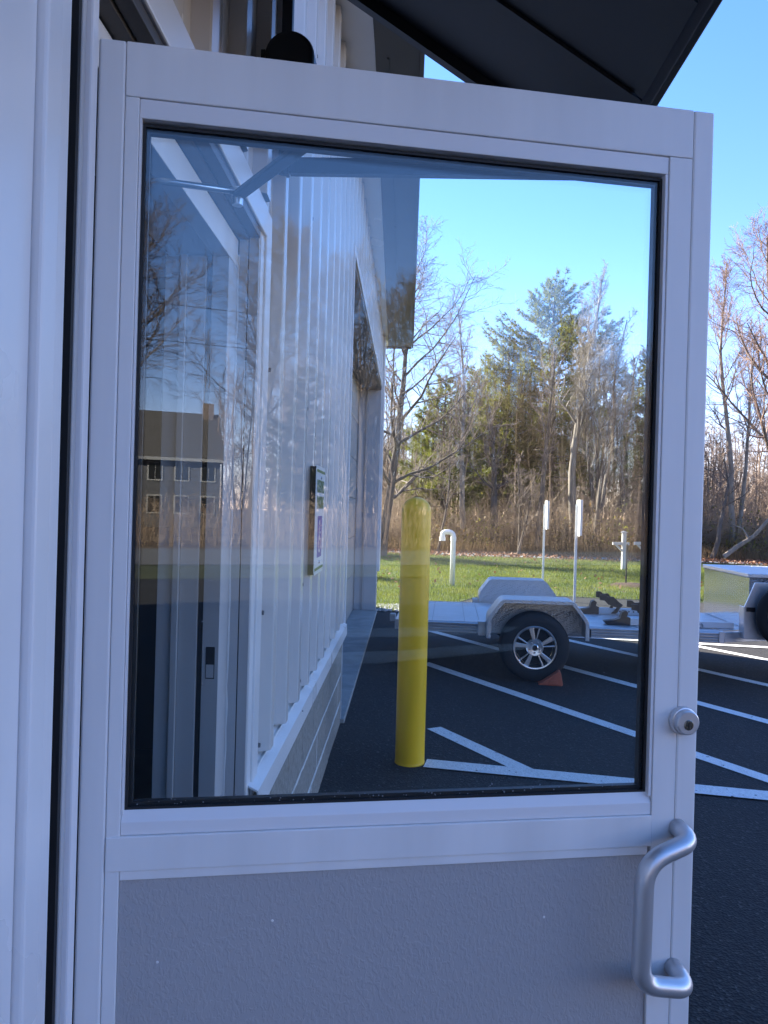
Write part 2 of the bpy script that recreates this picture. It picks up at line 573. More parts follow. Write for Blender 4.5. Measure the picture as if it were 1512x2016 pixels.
# hidden solid core behind the siding (with both openings), end walls, back wall and roof
core = MB()
core.box(-0.62, -0.462, Y0, 0.93, 0.0, EAVE)
core.box(-0.62, -0.462, 0.93, 2.14, 2.29, EAVE)
core.box(-0.62, -0.462, 2.14, 5.40, 0.0, EAVE)
core.box(-0.62, -0.462, 5.40, 11.34, 3.30, EAVE)
core.box(-0.62, -0.462, 11.34, Y1 - 0.01, 0.0, EAVE)
core.build('wall_core', m_inside, bld)
MB().box(-13.9, -0.63, Y1 - 0.15, Y1 - 0.012, 0.0, EAVE).build('end_wall', m_siding, bld)
MB().box(-13.9, -0.63, Y0 + 0.012, Y0 + 0.15, 0.0, EAVE).build('end_wall', m_siding, bld)
MB().box(-14.05, -13.91, Y0, Y1, 0.0, EAVE).build('back_wall', m_siding, bld)
MB().box(-5.0, -0.63, 0.35, 0.45, 0.0, 2.8).build('partition', m_inside, bld)
MB().box(-5.0, -0.63, 4.6, 4.7, 0.0, 2.8).build('partition', m_inside, bld)
MB().box(-5.1, -5.0, 0.35, 4.7, 0.0, 2.8).build('partition', m_inside, bld)
MB().box(-5.1, -0.63, 0.35, 4.7, 2.81, 2.9).build('ceiling', m_inside, bld)
MB().box(-13.9, -0.47, Y0 + 0.16, Y1 - 0.16, -0.015, 0.02).build('floor_slab', m_conc, bld)
rf = MB()
rf.prism([(0.03, EAVE + 0.10), (0.03, EAVE + 0.02), (-7.2, EAVE + 1.75), (-14.4, EAVE + 0.02), (-14.4, EAVE + 0.10), (-7.2, EAVE + 1.87)], 'y', Y0 - 0.45, 12.15)
rf.build('roof', m_dark, bld)
for yy in (Y0 + 0.02, Y1 - 0.14):
    MB().prism([(-0.47, EAVE), (-13.9, EAVE), (-7.2, EAVE + 1.7)], 'y', yy, yy + 0.12).build('gable', m_siding, bld)
# soffit, its pale inner wedge, fascia with drip edge
sf = MB()
sf.prism([(0.0, Y0 - 0.4), (0.0, 12.12), (-0.365, 12.12), (-0.25, 4.3), (-0.25, Y0 - 0.4)], 'z', EAVE - 0.03, EAVE)
sf.build('soffit', m_soffit, bld)
MB().prism([(-0.252, Y0 - 0.4), (-0.252, 4.3), (-0.367, 12.12), (-0.455, 12.12), (-0.455, Y0 - 0.4)], 'z', EAVE - 0.026, EAVE).build('soffit_wedge', m_siding, bld)
for k in range(3):
    MB().box(-0.18 - 0.004, -0.18 + 0.004, 4.4 + 2.6 * k, 6.9 + 2.6 * k, EAVE - 0.038, EAVE - 0.0305).build('soffit_rib', m_soffit, bld)
MB().box(0.002, 0.028, Y0 - 0.42, 12.14, EAVE - 0.045, EAVE + 0.018).build('fascia', m_soffit, bld, bevel=0.003)
MB().box(-0.40, 0.0, 12.121, 12.16, EAVE - 0.06, EAVE + 0.14).build('rake_trim', m_soffit, bld, bevel=0.003)

# ribbed siding, one sheet per three ribs
PITCH, RIB0 = 0.305, 2.455
def siding(ya, yb, za, zb):
    prof = [(ya, 0.0)]
    k0 = math.ceil((ya - RIB0) / PITCH) - 1
    k = k0
    while RIB0 + k * PITCH < yb + 0.1:
        c = RIB0 + k * PITCH
        for dy, dx in ((-0.046, 0), (-0.030, 0.034), (-0.026, 0.038), (0.026, 0.038), (0.030, 0.034), (0.046, 0)):
            if ya < c + dy < yb:
                prof.append((c + dy, dx))
        for q in (0.105, 0.198):
            for dy, dx in ((-0.018, 0), (-0.008, 0.0022), (0.008, 0.0022), (0.018, 0)):
                if ya < c + q + dy < yb:
                    prof.append((c + q + dy, dx))
        k += 1
    prof.append((yb, 0.0))
    b = MB()
    n = len(prof)
    vs = [(XW + dx, y, za) for y, dx in prof] + [(XW + dx, y, zb) for y, dx in prof]
    vs += [(XW + dx - 0.0012, y, za) for y, dx in prof] + [(XW + dx - 0.0012, y, zb) for y, dx in prof]
    fs = []
    for i in range(n - 1):
        fs.append((i, i + 1, n + i + 1, n + i))
        fs.append((2 * n + i, 3 * n + i, 3 * n + i + 1, 2 * n + i + 1))
        fs.append((i, 2 * n + i, 2 * n + i + 1, i + 1))
        fs.append((n + i, n + i + 1, 3 * n + i + 1, 3 * n + i))
    b.add(vs, fs)
    return b.build('siding_panel', m_siding, bld, recalc=False)


def siding_run(ya, yb, za, zb):
    seams = [ya]
    k = -20
    while True:
        s = RIB0 + 0.05 + (3 * k + 1) * PITCH
        k += 1
        if s > yb - 0.05:
            break
        if s > ya + 0.05:
            seams.append(s)
    seams.append(yb)
    for i in range(len(seams) - 1):
        siding(seams[i], seams[i + 1] - 0.004, za, zb)


siding_run(Y0, 0.862, 0.70, EAVE - 0.03)
siding_run(0.862, 2.284, 2.37, EAVE - 0.03)
siding_run(2.284, 5.40, 0.730, EAVE - 0.03)
siding_run(5.40, 11.34, 3.345, EAVE - 0.03)
sc = MB()
for k in range(-8, 30):
    c = RIB0 + k * PITCH
    for z in (0.755, 1.17, 1.93, 2.75, 3.45):
        if not (-2.6 < c < 11.2):
            continue
        if (0.86 < c < 2.29 and z < 2.4) or (c > 5.3 and z < 3.4):
            continue
        y = c + 0.062 if k % 3 else c - 0.062
        sc.lathe([(0.0, 0.012), (0.007, 0.012), (0.0075, 0.004), (0.012, 0.003), (0.012, 0)], (XW, y, z), 'x', 8)
sc.build('screws', m_screw, bld, kind='stuff')

# base flashing: sloping sill and hanging lip
def flashing(ya, yb):
    MB().prism([(-0.455, 0.722), (-0.400, 0.694), (-0.398, 0.624), (-0.402, 0.624), (-0.404, 0.690), (-0.455, 0.717)], 'y', ya, yb).build('base_flashing', m_trim, bld)
flashing(2.17, 5.40)
flashing(Y0, 0.862)
# block base
XB = -0.430
MB().box(-0.46, XB - 0.002, 2.14, 5.38, 0.0, 0.715).build('mortar_bed', m_mortar, bld)
for z0, z1 in ((0.1455, 0.1565), (0.3475, 0.3585)):
    q = MB()
    yy = np.arange(2.15, 5.37, 0.07)
    q.add([(XB + 0.0022 + rng.uniform(-.0012, .0014), y, z0 + 0.0008 + rng.uniform(-.002, .001)) for y in yy] + [(XB + 0.0022 + rng.uniform(-.0012, .0014), y, z1 - 0.0008 + rng.uniform(-.001, .002)) for y in yy]
          + [(XB - 0.003, y, z1 - 0.001) for y in yy] + [(XB - 0.003, y, z0 + 0.001) for y in yy],
          [(i + a, i + 1 + a, i + 1 + b, i + b) for i in range(len(yy) - 1) for a, b in ((0, len(yy)), (len(yy), 2 * len(yy)), (3 * len(yy), 0))])
    q.build('mortar_joint', m_mortar, bld, recalc=True)
for row, z0 in enumerate((-0.045, 0.157, 0.359)):
    y = 2.15 - (0.2 if row % 2 else 0.0)
    while y < 5.38:
        a, b2 = max(y + 0.004, 2.142), min(y + 0.3935, 5.379)
        if b2 - a > 0.03:
            j = rng.uniform(-0.0015, 0.0015)
            MB().box(-0.458, XB + j, a, b2, max(z0, -0.01), z0 + (0.19 if row < 2 else 0.33)).build('concrete_block', m_block, bld, bevel=0.004)
        y += 0.4035
MB().box(-0.46, XB, Y0, 0.85, 0.0, 0.69).build('base_wall', m_block, bld)

# wide recessed bay with overhead door
MB().box(-0.76, -0.40, 5.385, 11.60, -0.012, 0.03).build('bay_apron', m_conc, bld, bevel=0.006)
for k in range(6):
    MB().box(-0.80, -0.755, 5.3, 11.33, 0.032 + 0.545 * k, 0.572 + 0.545 * k).build('overhead_door_panel', m_ovdoor, bld, bevel=0.006)
MB().box(-0.75, -0.615, 11.30, 11.345, 0.031, 3.30).build('bay_jamb', m_jamb, bld, bevel=0.003)
MB().box(-0.613, -0.425, 11.31, 11.345, 0.031, 3.30).build('bay_jamb', m_jamb, bld, bevel=0.003)
MB().box(-0.64, -0.625, 11.285, 11.299, 0.031, 3.30).build('bay_track', m_galv, bld)
MB().box(-0.75, -0.425, 5.38, 5.41, 0.031, 3.30).build('bay_jamb', m_jamb, bld)
MB().box(-0.75, -0.425, 5.411, 11.299, 3.27, 3.30).build('bay_header', m_soffit, bld)
MB().box(-0.46, -0.412, 5.39, 5.425, 0.62, 3.36).build('bay_trim', m_trim, bld, bevel=0.003)
MB().box(-0.46, -0.412, 5.426, 11.30, 3.302, 3.36).build('bay_trim', m_trim, bld, bevel=0.003)
MB().box(-0.46, -0.385, 11.346, 11.66, 0.60, EAVE - 0.04).build('corner_trim', m_trim, bld, bevel=0.004)
MB().box(-0.50, -0.425, 11.346, 11.645, 0.0, 0.598).build('corner_base', m_conc, bld, bevel=0.004)

# doorway: trim, return, frame
def vbox(name, m, *a, bev=0.0015):
    return MB().box(*a).build(name, m, bld, bevel=bev)
# hinge side, near the camera
vbox('doorway_trim', m_trim, -0.452, -0.436, 0.70, 0.864, 0.03, 2.70)
vbox('doorway_trim', m_trim, -0.452, -0.424, 0.866, 0.905, 0.03, 2.70, bev=0.004)
vbox('doorway_trim', m_jamb, -0.470, -0.437, 0.906, 0.921, 0.03, 2.70)
vbox('doorway_trim', m_trim, -0.470, -0.4335, 0.9215, 0.9455, 0.03, 2.70)
vbox('gap_gasket', m_black, -0.458, -0.4385, 0.976, 0.984, 0.03, 2.60, bev=0)
vbox('door_frame', m_jamb, -0.655, -0.459, 0.9625, 0.984, 0.03, 2.275)
vbox('continuous_hinge', m_jamb, -0.455, -0.4365, 0.9845, 0.996, 0.03, 2.60)
vbox('continuous_hinge', m_bead, -0.500, -0.4283, 0.9965, 1.0165, 0.03, 2.60, bev=0.003)
vbox('door_frame', m_frame, -0.655, -0.501, 0.9845, 1.016, 0.03, 2.275)
# strike side
vbox('door_frame', m_jamb, -0.535, -0.490, 2.030, 2.130, 0.03, 2.165)
vbox('door_stop', m_black, -0.549, -0.536, 2.034, 2.130, 0.03, 2.165, bev=0)
vbox('door_frame', m_jamb, -0.600, -0.550, 2.030, 2.130, 0.03, 2.165)
vbox('door_frame', m_jamb, -0.618, -0.601, 2.020, 2.130, 0.03, 2.165)
vbox('door_frame', m_jamb, -0.660, -0.619, 2.030, 2.130, 0.03, 2.165)
st = MB()
st.box(-0.524, -0.500, 2.0285, 2.0298, 1.04, 1.125)
st.build('strike_plate', m_black, bld, bevel=0.004)
MB().box(-0.522, -0.502, 2.0278, 2.0284, 1.043, 1.078).build('strike_pocket', m_jamb, bld)
ck = MB()
pts = [(-0.4895 + rng.uniform(-.0015, .0015), 2.131, 0.1 + 0.06 * i) for i in range(36)]
ck.tube(pts, [0.0035 + rng.uniform(-.001, .0012) for _ in pts], 6)
ck.build('caulk_bead', m_caulk, bld, smooth=True)
vbox('doorway_return', m_jamb, -0.488, -0.463, 2.134, 2.150, 0.03, 2.30)
vbox('doorway_return', m_jamb, -0.460, -0.432, 2.134, 2.150, 0.03, 2.30)
vbox('doorway_return_seam', m_black, -0.4628, -0.4602, 2.136, 2.150, 0.03, 2.30, bev=0)
vbox('doorway_trim', m_trim, -0.455, -0.430, 2.151, 2.200, 0.03, 2.36, bev=0.004)
vbox('doorway_trim', m_trim, -0.455, -0.424, 2.201, 2.283, 0.66, 2.36, bev=0.006)
# head
vbox('door_frame_head', m_frame, -0.535, -0.490, 1.009, 2.131, 2.166, 2.240)
vbox('door_frame_head', m_jamb, -0.660, -0.536, 1.009, 2.131, 2.171, 2.243)
vbox('head_return', m_soffit, -0.495, -0.461, 0.938, 2.133, 2.244, 2.27)
vbox('head_return', m_soffit, -0.459, -0.430, 0.938, 2.133, 2.250, 2.272)
vbox('head_trim', m_trim, -0.455, -0.422, 0.939, 2.2, 2.274, 2.362, bev=0.004)
MB().box(-0.66, -0.40, 0.96, 2.13, -0.008, 0.022).build('threshold', m_silver, bld, bevel=0.006)

# ------------------------------------------------------------------ wall lamp beside the awning
wl = thing('wall_lamp', 'dark half round wall lamp on the siding just above the door top rail', 'lamp', (-0.425, 2.16, 2.742))
b = MB()
prof = [(0.136, -0.09)] + [(0.068 + 0.068 * math.cos(a), 0.066 * math.sin(a)) for a in np.linspace(0, PI, 16)] + [(0.0, -0.09)]
b.prism(prof, 'y', -0.068, 0.068)
b.build('lamp_housing', m_dark, wl, bevel=0.012)
MB().box(0.02, 0.12, -0.055, 0.055, -0.098, -0.0905).build('lamp_lens', m_conc, wl)
MB().box(-0.02, -0.001, -0.05, 0.05, -0.09, 0.02).build('back_plate', m_dark, wl)

# ------------------------------------------------------------------ reserved parking sign
sg = thing('parking_sign', 'white and green RESERVED PARKING sign with purple blue wheelchair panel on the ribbed siding', 'sign', (-0.408, 3.475, 1.45))
def rrect(w, h, r, n=5, cx=0, cy=0):
    out = []
    for sx, sy, a0 in ((1, 1, 0), (-1, 1, 90), (-1, -1, 180), (1, -1, 270)):
        for k in range(n + 1):
            a = R(a0 + 90 * k / n)
            out.append((cx + sx * (w / 2 - r) + r * math.cos(a), cy + sy * (h / 2 - r) + r * math.sin(a)))
    return out
MB().prism(rrect(0.35, 0.48, 0.025), 'x', 0.012, 0.0145).build('sign_plate', m_signw, sg)
MB().box(-0.016, 0.0115, -0.150, 0.13, -0.238, 0.235).build('sign_backing', m_blackpaint, sg)
def ring(w, h, r, t, d0, d1):
    o_, i_ = rrect(w, h, r), rrect(w - 2 * t, h - 2 * t, max(r - t, .004))
    n = len(o_)
    b = MB()
    vs = [(d1, *p) for p in o_] + [(d1, *p) for p in i_] + [(d0, *p) for p in o_] + [(d0, *p) for p in i_]
    fs = []
    for i in range(n):
        j = (i + 1) % n
        fs += [(i, j, n + j, n + i), (2 * n + i, 2 * n + j, j, i), (n + i, n + j, 3 * n + j, 3 * n + i)]
    return b.add(vs, fs)
for z in (0.217, -0.217):
    MB().box(0.0146, 0.0156, -0.158, 0.158, z - 0.006, z + 0.006).build('sign_border', m_signg, sg)
def text(body, size, y, z, m, name, parent, x=0.0147):
    cu = bpy.data.curves.new('lettering', 'FONT')
    cu.body = body
    cu.size = size
    cu.align_x = 'CENTER'
    cu.align_y = 'CENTER'
    cu.extrude = 0.0005
    cu.offset = 0.0006
    cu.space_character = 1.05
    t = bpy.data.objects.new('lettering_tmp', cu)
    COL.objects.link(t)
    dg = bpy.context.evaluated_depsgraph_get()
    me = bpy.data.meshes.new_from_object(t.evaluated_get(dg))
    bpy.data.objects.remove(t)
    me.materials.clear()
    me.materials.append(m)
    me.transform(Matrix(((0, 0, 1, x + 0.0006), (0.74, 0, 0, y), (0, 1, 0, z), (0, 0, 0, 1))))
    o = bpy.data.objects.new(name, me)
    COL.objects.link(o)
    o.parent = parent
    return o
text('RESERVED', 0.080, 0, 0.147, m_signg, 'sign_lettering', sg)
text('PARKING', 0.080, 0, 0.075, m_signg, 'sign_lettering', sg)
pb = MB().prism(rrect(0.17, 0.185, 0.006, cx=0.0, cy=-0.075), 'x', 0.0146, 0.0152).build('symbol_panel', m_signb, sg)
wc = MB()
def dsk(y, z, r, a0=0, a1=2 * PI, t=None):
    if t is None:
        wc.prism([(y + r * math.cos(a), z + r * math.sin(a)) for a in np.linspace(0, 2 * PI, 17)[:-1]], 'x', 0.0153, 0.0158)
    else:
        A = np.linspace(a0, a1, 18)
        wc.prism([(y + r * math.cos(a), z + r * math.sin(a)) for a in A] + [(y + (r - t) * math.cos(a), z + (r - t) * math.sin(a)) for a in A[::-1]], 'x', 0.0153, 0.0158)
dsk(-0.012, -0.012, 0.012)
dsk(-0.005, -0.105, 0.043, R(110), R(385), 0.011)
for p in ([(-0.018, -0.028), (-0.006, -0.028), (0.0, -0.085), (-0.012, -0.088)], [(-0.008, -0.052), (0.028, -0.052), (0.028, -0.062), (-0.008, -0.062)],
          [(-0.004, -0.082), (0.030, -0.082), (0.030, -0.093), (-0.004, -0.093)], [(0.021, -0.09), (0.031, -0.085), (0.052, -0.130), (0.042, -0.134)]):
    wc.prism(p, 'x', 0.0153, 0.0158)
wc.build('wheelchair_symbol', m_signw, pb)
for z in (0.19, -0.19):
    MB().lathe([(0, 0.006), (0.006, 0.005), (0.008, 0.0)], (0.0146, 0, z), 'x', 12).build('bolt', m_galv, sg, smooth=True)

# ------------------------------------------------------------------ awning over the doorway
aw = thing('awning', 'black sloping metal awning fixed to the wall over the open door', 'awning', (-0.43, 2.44, 2.58))
# local x = outwards, y along wall (0 = far end, negative towards camera), z up
XO, ZT, LEN = 1.02, 0.69, 2.35
def slope_z(x):
    return ZT * (1 - x / XO) + 0.02
nP = 6
for k in range(nP):
    ya, yb = -LEN + LEN * k / nP + 0.004, -LEN + LEN * (k + 1) / nP - 0.004
    MB().prism([(0.0, slope_z(0)), (XO, slope_z(XO)), (XO, slope_z(XO) + 0.012), (0.0, slope_z(0) + 0.012)], 'y', ya, yb).build('roof_sheet', m_dark2, aw)
for k in range(nP + 1):
    yc = -LEN + LEN * k / nP
    w = 0.010 if 0 < k < nP else 0.018
    d = 0.012 if 0 < k < nP else 0.04
    yc = min(max(yc, -LEN + w), -w)
    MB().prism([(0.0, slope_z(0) - d), (XO - 0.03, slope_z(XO - 0.03) - d), (XO - 0.03, slope_z(XO - 0.03) - 0.001), (0.0, slope_z(0) - 0.001)], 'y', yc - w, yc + w).build('rafter', m_dark2, aw)
MB().box(XO + 0.001, XO + 0.022, -LEN, 0, -0.028, 0.052).build('front_edge', m_dark, aw, bevel=0.004)
MB().box(XO + 0.023, XO + 0.026, -LEN, 0.002, 0.020, 0.056).build('drip_edge', m_trim, aw)
for yc in (0.0, -LEN):
    s = 1 if yc == 0 else -1
    MB().box(0.03, XO - 0.002, yc - 0.032 if s > 0 else yc, yc if s > 0 else yc + 0.032, -0.026, 0.024).build('side_strut', m_dark, aw, bevel=0.003)
    MB().box(-0.005, 0.028, yc - 0.034 if s > 0 else yc, yc if s > 0 else yc + 0.034, -0.03, slope_z(0) - 0.045).build('wall_post', m_dark, aw, bevel=0.003)
for yy in (-0.55, -0.9, -1.7):
    MB().lathe([(0, 0.010), (0.007, 0.008), (0.009, 0)], (XO + 0.0265, yy, 0.03), 'x', 10).build('bolt', m_dark, aw, smooth=True)

# ================================================================== THE GLAZED DOOR
DA = R(11.17)
door = thing('glazed_door', 'open white aluminium door with large glass pane, pull handle and embossed lower panel', 'door', (-0.432, 1.0245, 0.0), DA)
DT = 0.044
def dbox(name, m, x0, x1, y0, y1, z0, z1, bev=0.0012, parent=None):
    return MB().box(x0, x1, y0, y1, z0, z1).build(name, m, parent or door, bevel=bev)
ZTOP = 2.127
dbox('stile', m_frame, 0.0, 0.0355, 0.0, DT, 0.025, ZTOP, 0.003)
dbox('stile', m_frame, 0.8725, 0.906, 0.0, DT, 0.025, ZTOP, 0.003)
dbox('inner_stile', m_frame, 0.0360, 0.0545, 0.0010, DT, 0.20, 2.0525)
dbox('inner_stile', m_frame, 0.8345, 0.8720, 0.0010, DT, 0.20, 2.0525)
dbox('top_rail', m_frame, 0.0360, 0.8720, 0.0005, DT, 2.0530, ZTOP, 0.0015)
dbox('middle_rail', m_frame, 0.0362, 0.8340, -0.0010, DT, 0.9985, 1.0460, 0.0015)
dbox('rail_lip', m_frame, 0.0550, 0.8300, 0.0020, DT - 0.004, 0.9850, 0.9980)
dbox('bottom_rail', m_frame, 0.0362, 0.8718, 0.0005, DT, 0.025, 0.199, 0.0015)
# glazing beads, gaskets
GX0, GX1, GZ0, GZ1 = 0.058, 0.829, 1.077, 2.023
dbox('glazing_bead', m_bead, 0.0550, 0.8340, 0.0030, DT - 0.003, GZ1 + 0.003, 2.0522, 0.001)
MB().prism([(0.003, 1.0465), (0.003, 1.0640), (0.0118, GZ0 + 0.001), (DT - 0.0118, GZ0 + 0.001), (DT - 0.003, 1.0640), (DT - 0.003, 1.0465)], 'x', 0.0550, 0.8340).build('glazing_bead', m_bead, door, bevel=0.0008)
dbox('glazing_bead', m_bead, 0.0550, 0.0580, 0.0030, DT - 0.003, GZ0 - 0.0028, GZ1 + 0.0028, 0.0006)
dbox('glazing_bead', m_bead, 0.8290, 0.8340, 0.0030, DT - 0.003, GZ0 - 0.0028, GZ1 + 0.0028, 0.0006)
def gframe(y0, y1, t, x0=GX0, x1=GX1, z0=GZ0, z1=GZ1):
    b = MB()
    b.box(x0, x0 + t, y0, y1, z0, z1)
    b.box(x1 - t, x1, y0, y1, z0, z1)
    b.box(x0 + t, x1 - t, y0, y1, z1 - t, z1)
    b.box(x0 + t, x1 - t, y0, y1, z0, z0 + t)
    return b
gframe(0.0122, 0.0155, 0.004).build('gasket', m_black, door)
gframe(0.0345, 0.0378, 0.004).build('gasket', m_black, door)
gframe(0.0199, 0.0301, 0.009).build('glass_spacer', m_dark, door)
dbox('glass_pane', m_glass, GX0 + 0.0005, GX1 - 0.0005, 0.0157, 0.0196, GZ0 + 0.0005, GZ1 - 0.0005, 0)
dbox('glass_pane', m_glass, GX0 + 0.0005, GX1 - 0.0005, 0.0304, 0.0343, GZ0 + 0.0005, GZ1 - 0.0005, 0)
# rain drops along the foot of the pane
dr = MB()
for _ in range(85):
    x = rng.uniform(GX0 + 0.012, GX1 - 0.01)
    z = GZ0 + 0.0055 + abs(rng.normal(0, 0.006)) + (rng.uniform(0, 0.3) if rng.random() < 0.08 else 0)
    r = rng.uniform(0.0005, 0.0013)
    dr.lathe([(0, -r * 0.7), (r * 0.75, -r * 0.5), (r, 0)], (x, 0.0156, z), 'y', 7)
m_drop = mat('water_drop', (0.22, 0.24, 0.27), 0.06, spec=0.9)
dr.build('water_drops', m_drop, door, smooth=True, recalc=False, kind='stuff')
dbox('kick_panel', m_panel, 0.0550, 0.8330, 0.0060, DT - 0.006, 0.200, 0.9848, 0)
for fx, fz in ((0.108, 0.868), (0.264, 0.916), (0.668, 0.897)):
    MB().lathe([(0, -0.0006), (0.0014, -0.0005), (0.0020, 0.0)], (fx, 0.006, fz), 'y', 9).build('paint_fleck', m_signw, door)
# pull handle
hx = 0.880
path = fillet([(hx - 0.003, 0.0, 1.026), (hx - 0.004, -0.040, 1.021), (hx - 0.082, -0.050, 0.998), (hx - 0.084, -0.050, 0.820), (hx - 0.006, -0.046, 0.806), (hx - 0.004, 0.0, 0.812)],
              [0, 0.030, 0.036, 0.028, 0.024, 0], 9)
ph = MB().tube(path, 0.0140, 24).build('pull_handle', m_handle, door, smooth=True)
# deadbolt
lx, lz = 0.880, 1.191
db = MB()
db.lathe([(0.0, -0.019), (0.0165, -0.019), (0.0185, -0.0170), (0.0190, -0.009), (0.0205, -0.0085), (0.0215, -0.006), (0.0218, 0.0)], (lx, 0, lz), 'y', 48)
dbo = db.build('deadbolt', m_handle, door, auto=30)
MB().lathe([(0.0, -0.0205), (0.0068, -0.0205), (0.0078, -0.0196), (0.0080, -0.0189)], (lx, 0, lz - 0.003), 'y', 28).build('key_cylinder', m_brass, dbo, auto=30)
MB().box(lx - 0.0011, lx + 0.0011, -0.0211, -0.0204, lz - 0.008, lz + 0.001).build('keyhole', m_black, dbo)
# closer on the room side
dbox('closer_body', m_dark, 0.20, 0.50, DT + 0.002, DT + 0.05, 2.060, 2.118, 0.006)
inv = Matrix.Rotation(-DA, 3, 'Z')
def w2d(p):
    return inv @ (Vector(p) - door.location)
elbow, shoe, spin = w2d((-0.335, 1.44, 2.085)), w2d((-0.50, 1.36, 2.082)), w2d((-0.135, 1.20, 2.10))
def flatbar(a, b, w, h):
    a, b = Vector(a), Vector(b)
    t = (b - a).normalized()
    s = Vector((-t.y, t.x, 0)).normalized() * w / 2
    up = Vector((0, 0, h / 2))
    vs = [a - s - up, a + s - up, a + s + up, a - s + up, b - s - up, b + s - up, b + s + up, b - s + up]
    return MB().add(vs, [(0, 1, 2, 3), (7, 6, 5, 4), (0, 4, 5, 1), (1, 5, 6, 2), (2, 6, 7, 3), (3, 7, 4, 0)])
ca = flatbar(spin, elbow, 0.024, 0.010).build('closer_arm', m_dark, door, bevel=0.002)
cb = MB().tube([shoe, elbow + Vector((0, 0, 0.008))], 0.0062, 12).build('closer_arm', m_silver, door, smooth=True)
MB().lathe([(0, -0.018), (0.010, -0.018), (0.011, 0.014), (0, 0.016)], tuple(elbow), 'z', 16).build('closer_joint', m_silver, door, auto=30)
MB().lathe([(0, -0.03), (0.014, -0.03), (0.014, 0.006), (0, 0.008)], tuple(spin), 'z', 16).build('closer_joint', m_dark, door, auto=30)

# ================================================================== YELLOW BOLLARD
bo = thing('bollard', 'tall yellow domed bollard standing alone on the asphalt', 'bollard', (0.057, 4.60, 0.0))
prof = [(0.088, 0.0), (0.088, 1.50)] + [(0.088 * math.cos(a), 1.50 + 0.086 * math.sin(a)) for a in np.linspace(0.1, PI / 2, 10)]
MB().lathe(prof, (0, 0, 0), 'z', 48).build('bollard_sleeve', m_yellow, bo, auto=40)
MB().lathe([(0.0895, 0.0), (0.0895, 0.012), (0.088, 0.014)], (0, 0, 0), 'z', 48).build('base_ring', m_yellow, bo, smooth=True)
MB().lathe([(0.0884, 1.470), (0.0888, 1.473), (0.0884, 1.476)], (0, 0, 0), 'z', 48).build('cap_seam', m_yellow, bo, smooth=True)

# ================================================================== TRAILER
tr = thing('flatbed_trailer', 'aluminium flatbed trailer with diamond plate fenders parked across the bay lines', 'trailer', (1.175, 6.90, 0.0), R(-3.2))
DZ = 0.462
LX0, LX1 = -1.24, 1.72
DY0, DY1 = 0.40, 2.02
npl = 11
for k in range(npl):
    a = DY0 + 0.03 + (DY1 - DY0 - 0.06) * k / npl
    b2 = DY0 + 0.03 + (DY1 - DY0 - 0.06) * (k + 1) / npl - 0.003
    MB().box(LX0, LX1, a, b2, DZ - 0.022, DZ + rng.uniform(-.0012, .0012)).build('deck_plank', m_deck, tr, bevel=0.002)
for xx in (-0.93, -0.62, -0.48, 1.0, 1.35):
    MB().box(xx - 0.003, xx + 0.003, DY0 + 0.031, DY1 - 0.031, DZ + 0.0016, DZ + 0.0034).build('deck_seam', m_galv, tr)
rprof = [(0.010, DZ + 0.004)]
for k in range(4):
    zt = DZ + 0.002 - 0.026 * k
    rprof += [(0.012, zt), (-0.006, zt - 0.013), (-0.006, zt - 0.016), (0.016, zt - 0.0165), (0.016, zt - 0.0255)]
rprof += [(0.030, DZ - 0.103), (0.030, DZ + 0.004)]
MB().prism([(DY0 - 0.002 + a, z) for a, z in rprof], 'x', LX0 - 0.01, LX1).build('side_rail', m_alum, tr)
MB().prism([(DY1 + 0.002 - a, z) for a, z in rprof], 'x', LX0 - 0.01, LX1).build('side_rail', m_alum, tr)
MB().box(LX1 + 0.001, LX1 + 0.05, DY0 - 0.01, DY0 + 0.06, DZ - 0.10, DZ + 0.005).build('corner_post', m_alum, tr, bevel=0.003)
MB().box(LX1 + 0.001, LX1 + 0.05, DY1 - 0.06, DY1 + 0.01, DZ - 0.10, DZ + 0.005).build('corner_post', m_alum, tr, bevel=0.003)
MB().box(LX1 + 0.001, LX1 + 0.045, DY0 + 0.061, DY1 - 0.061, DZ - 0.09, DZ).build('front_beam', m_alum, tr, bevel=0.003)
MB().box(LX0 - 0.045, LX0 - 0.011, DY0 + 0.0, DY1, DZ - 0.09, DZ + 0.002).build('rear_beam', m_alum, tr, bevel=0.003)
MB().box(LX0 - 0.10, LX0 - 0.046, DY0 + 0.05, DY0 + 0.13, DZ - 0.03, DZ + 0.045).build('ramp_latch', m_galv, tr, bevel=0.006)
for yy in (0.75, 1.21, 1.67):
    MB().box(LX0, LX1, yy - 0.02, yy + 0.02, DZ - 0.12, DZ - 0.024).build('frame_beam', m_alum, tr)
MB().tube([(0, 0.20, 0.314), (0, 2.22, 0.314)], 0.032, 12).build('axle', m_galv, tr, smooth=True)
# A frame
for y0_, y1_ in ((DY0 + 0.03, 1.13), (DY1 - 0.03, 1.29)):
    b = MB()
    a_, c_ = Vector((LX1 + 0.05, y0_, 0)), Vector((3.3, y1_, 0))
    t = (c_ - a_).normalized(); n_ = Vector((-t.y, t.x, 0)) * 0.025
    vs = []
    for p in (a_, c_):
        for sgn in (1, -1):
            for z in (DZ - 0.095, DZ - 0.002):
                q = p + n_ * sgn
                vs.append((q.x, q.y, z))
    b.add(vs, [(0, 1, 3, 2), (4, 6, 7, 5), (0, 4, 5, 1), (2, 3, 7, 6), (0, 2, 6, 4), (1, 5, 7, 3)])
    b.build('tongue_beam', m_alum, tr, bevel=0.003)
MB().prism([(LX1 + 0.05, DY0 + 0.09), (LX1 + 0.05, DY1 - 0.09), (2.9, 1.45), (2.9, 1.0)], 'z', DZ - 0.001, DZ + 0.004).build('tongue_deck', m_deck, tr)
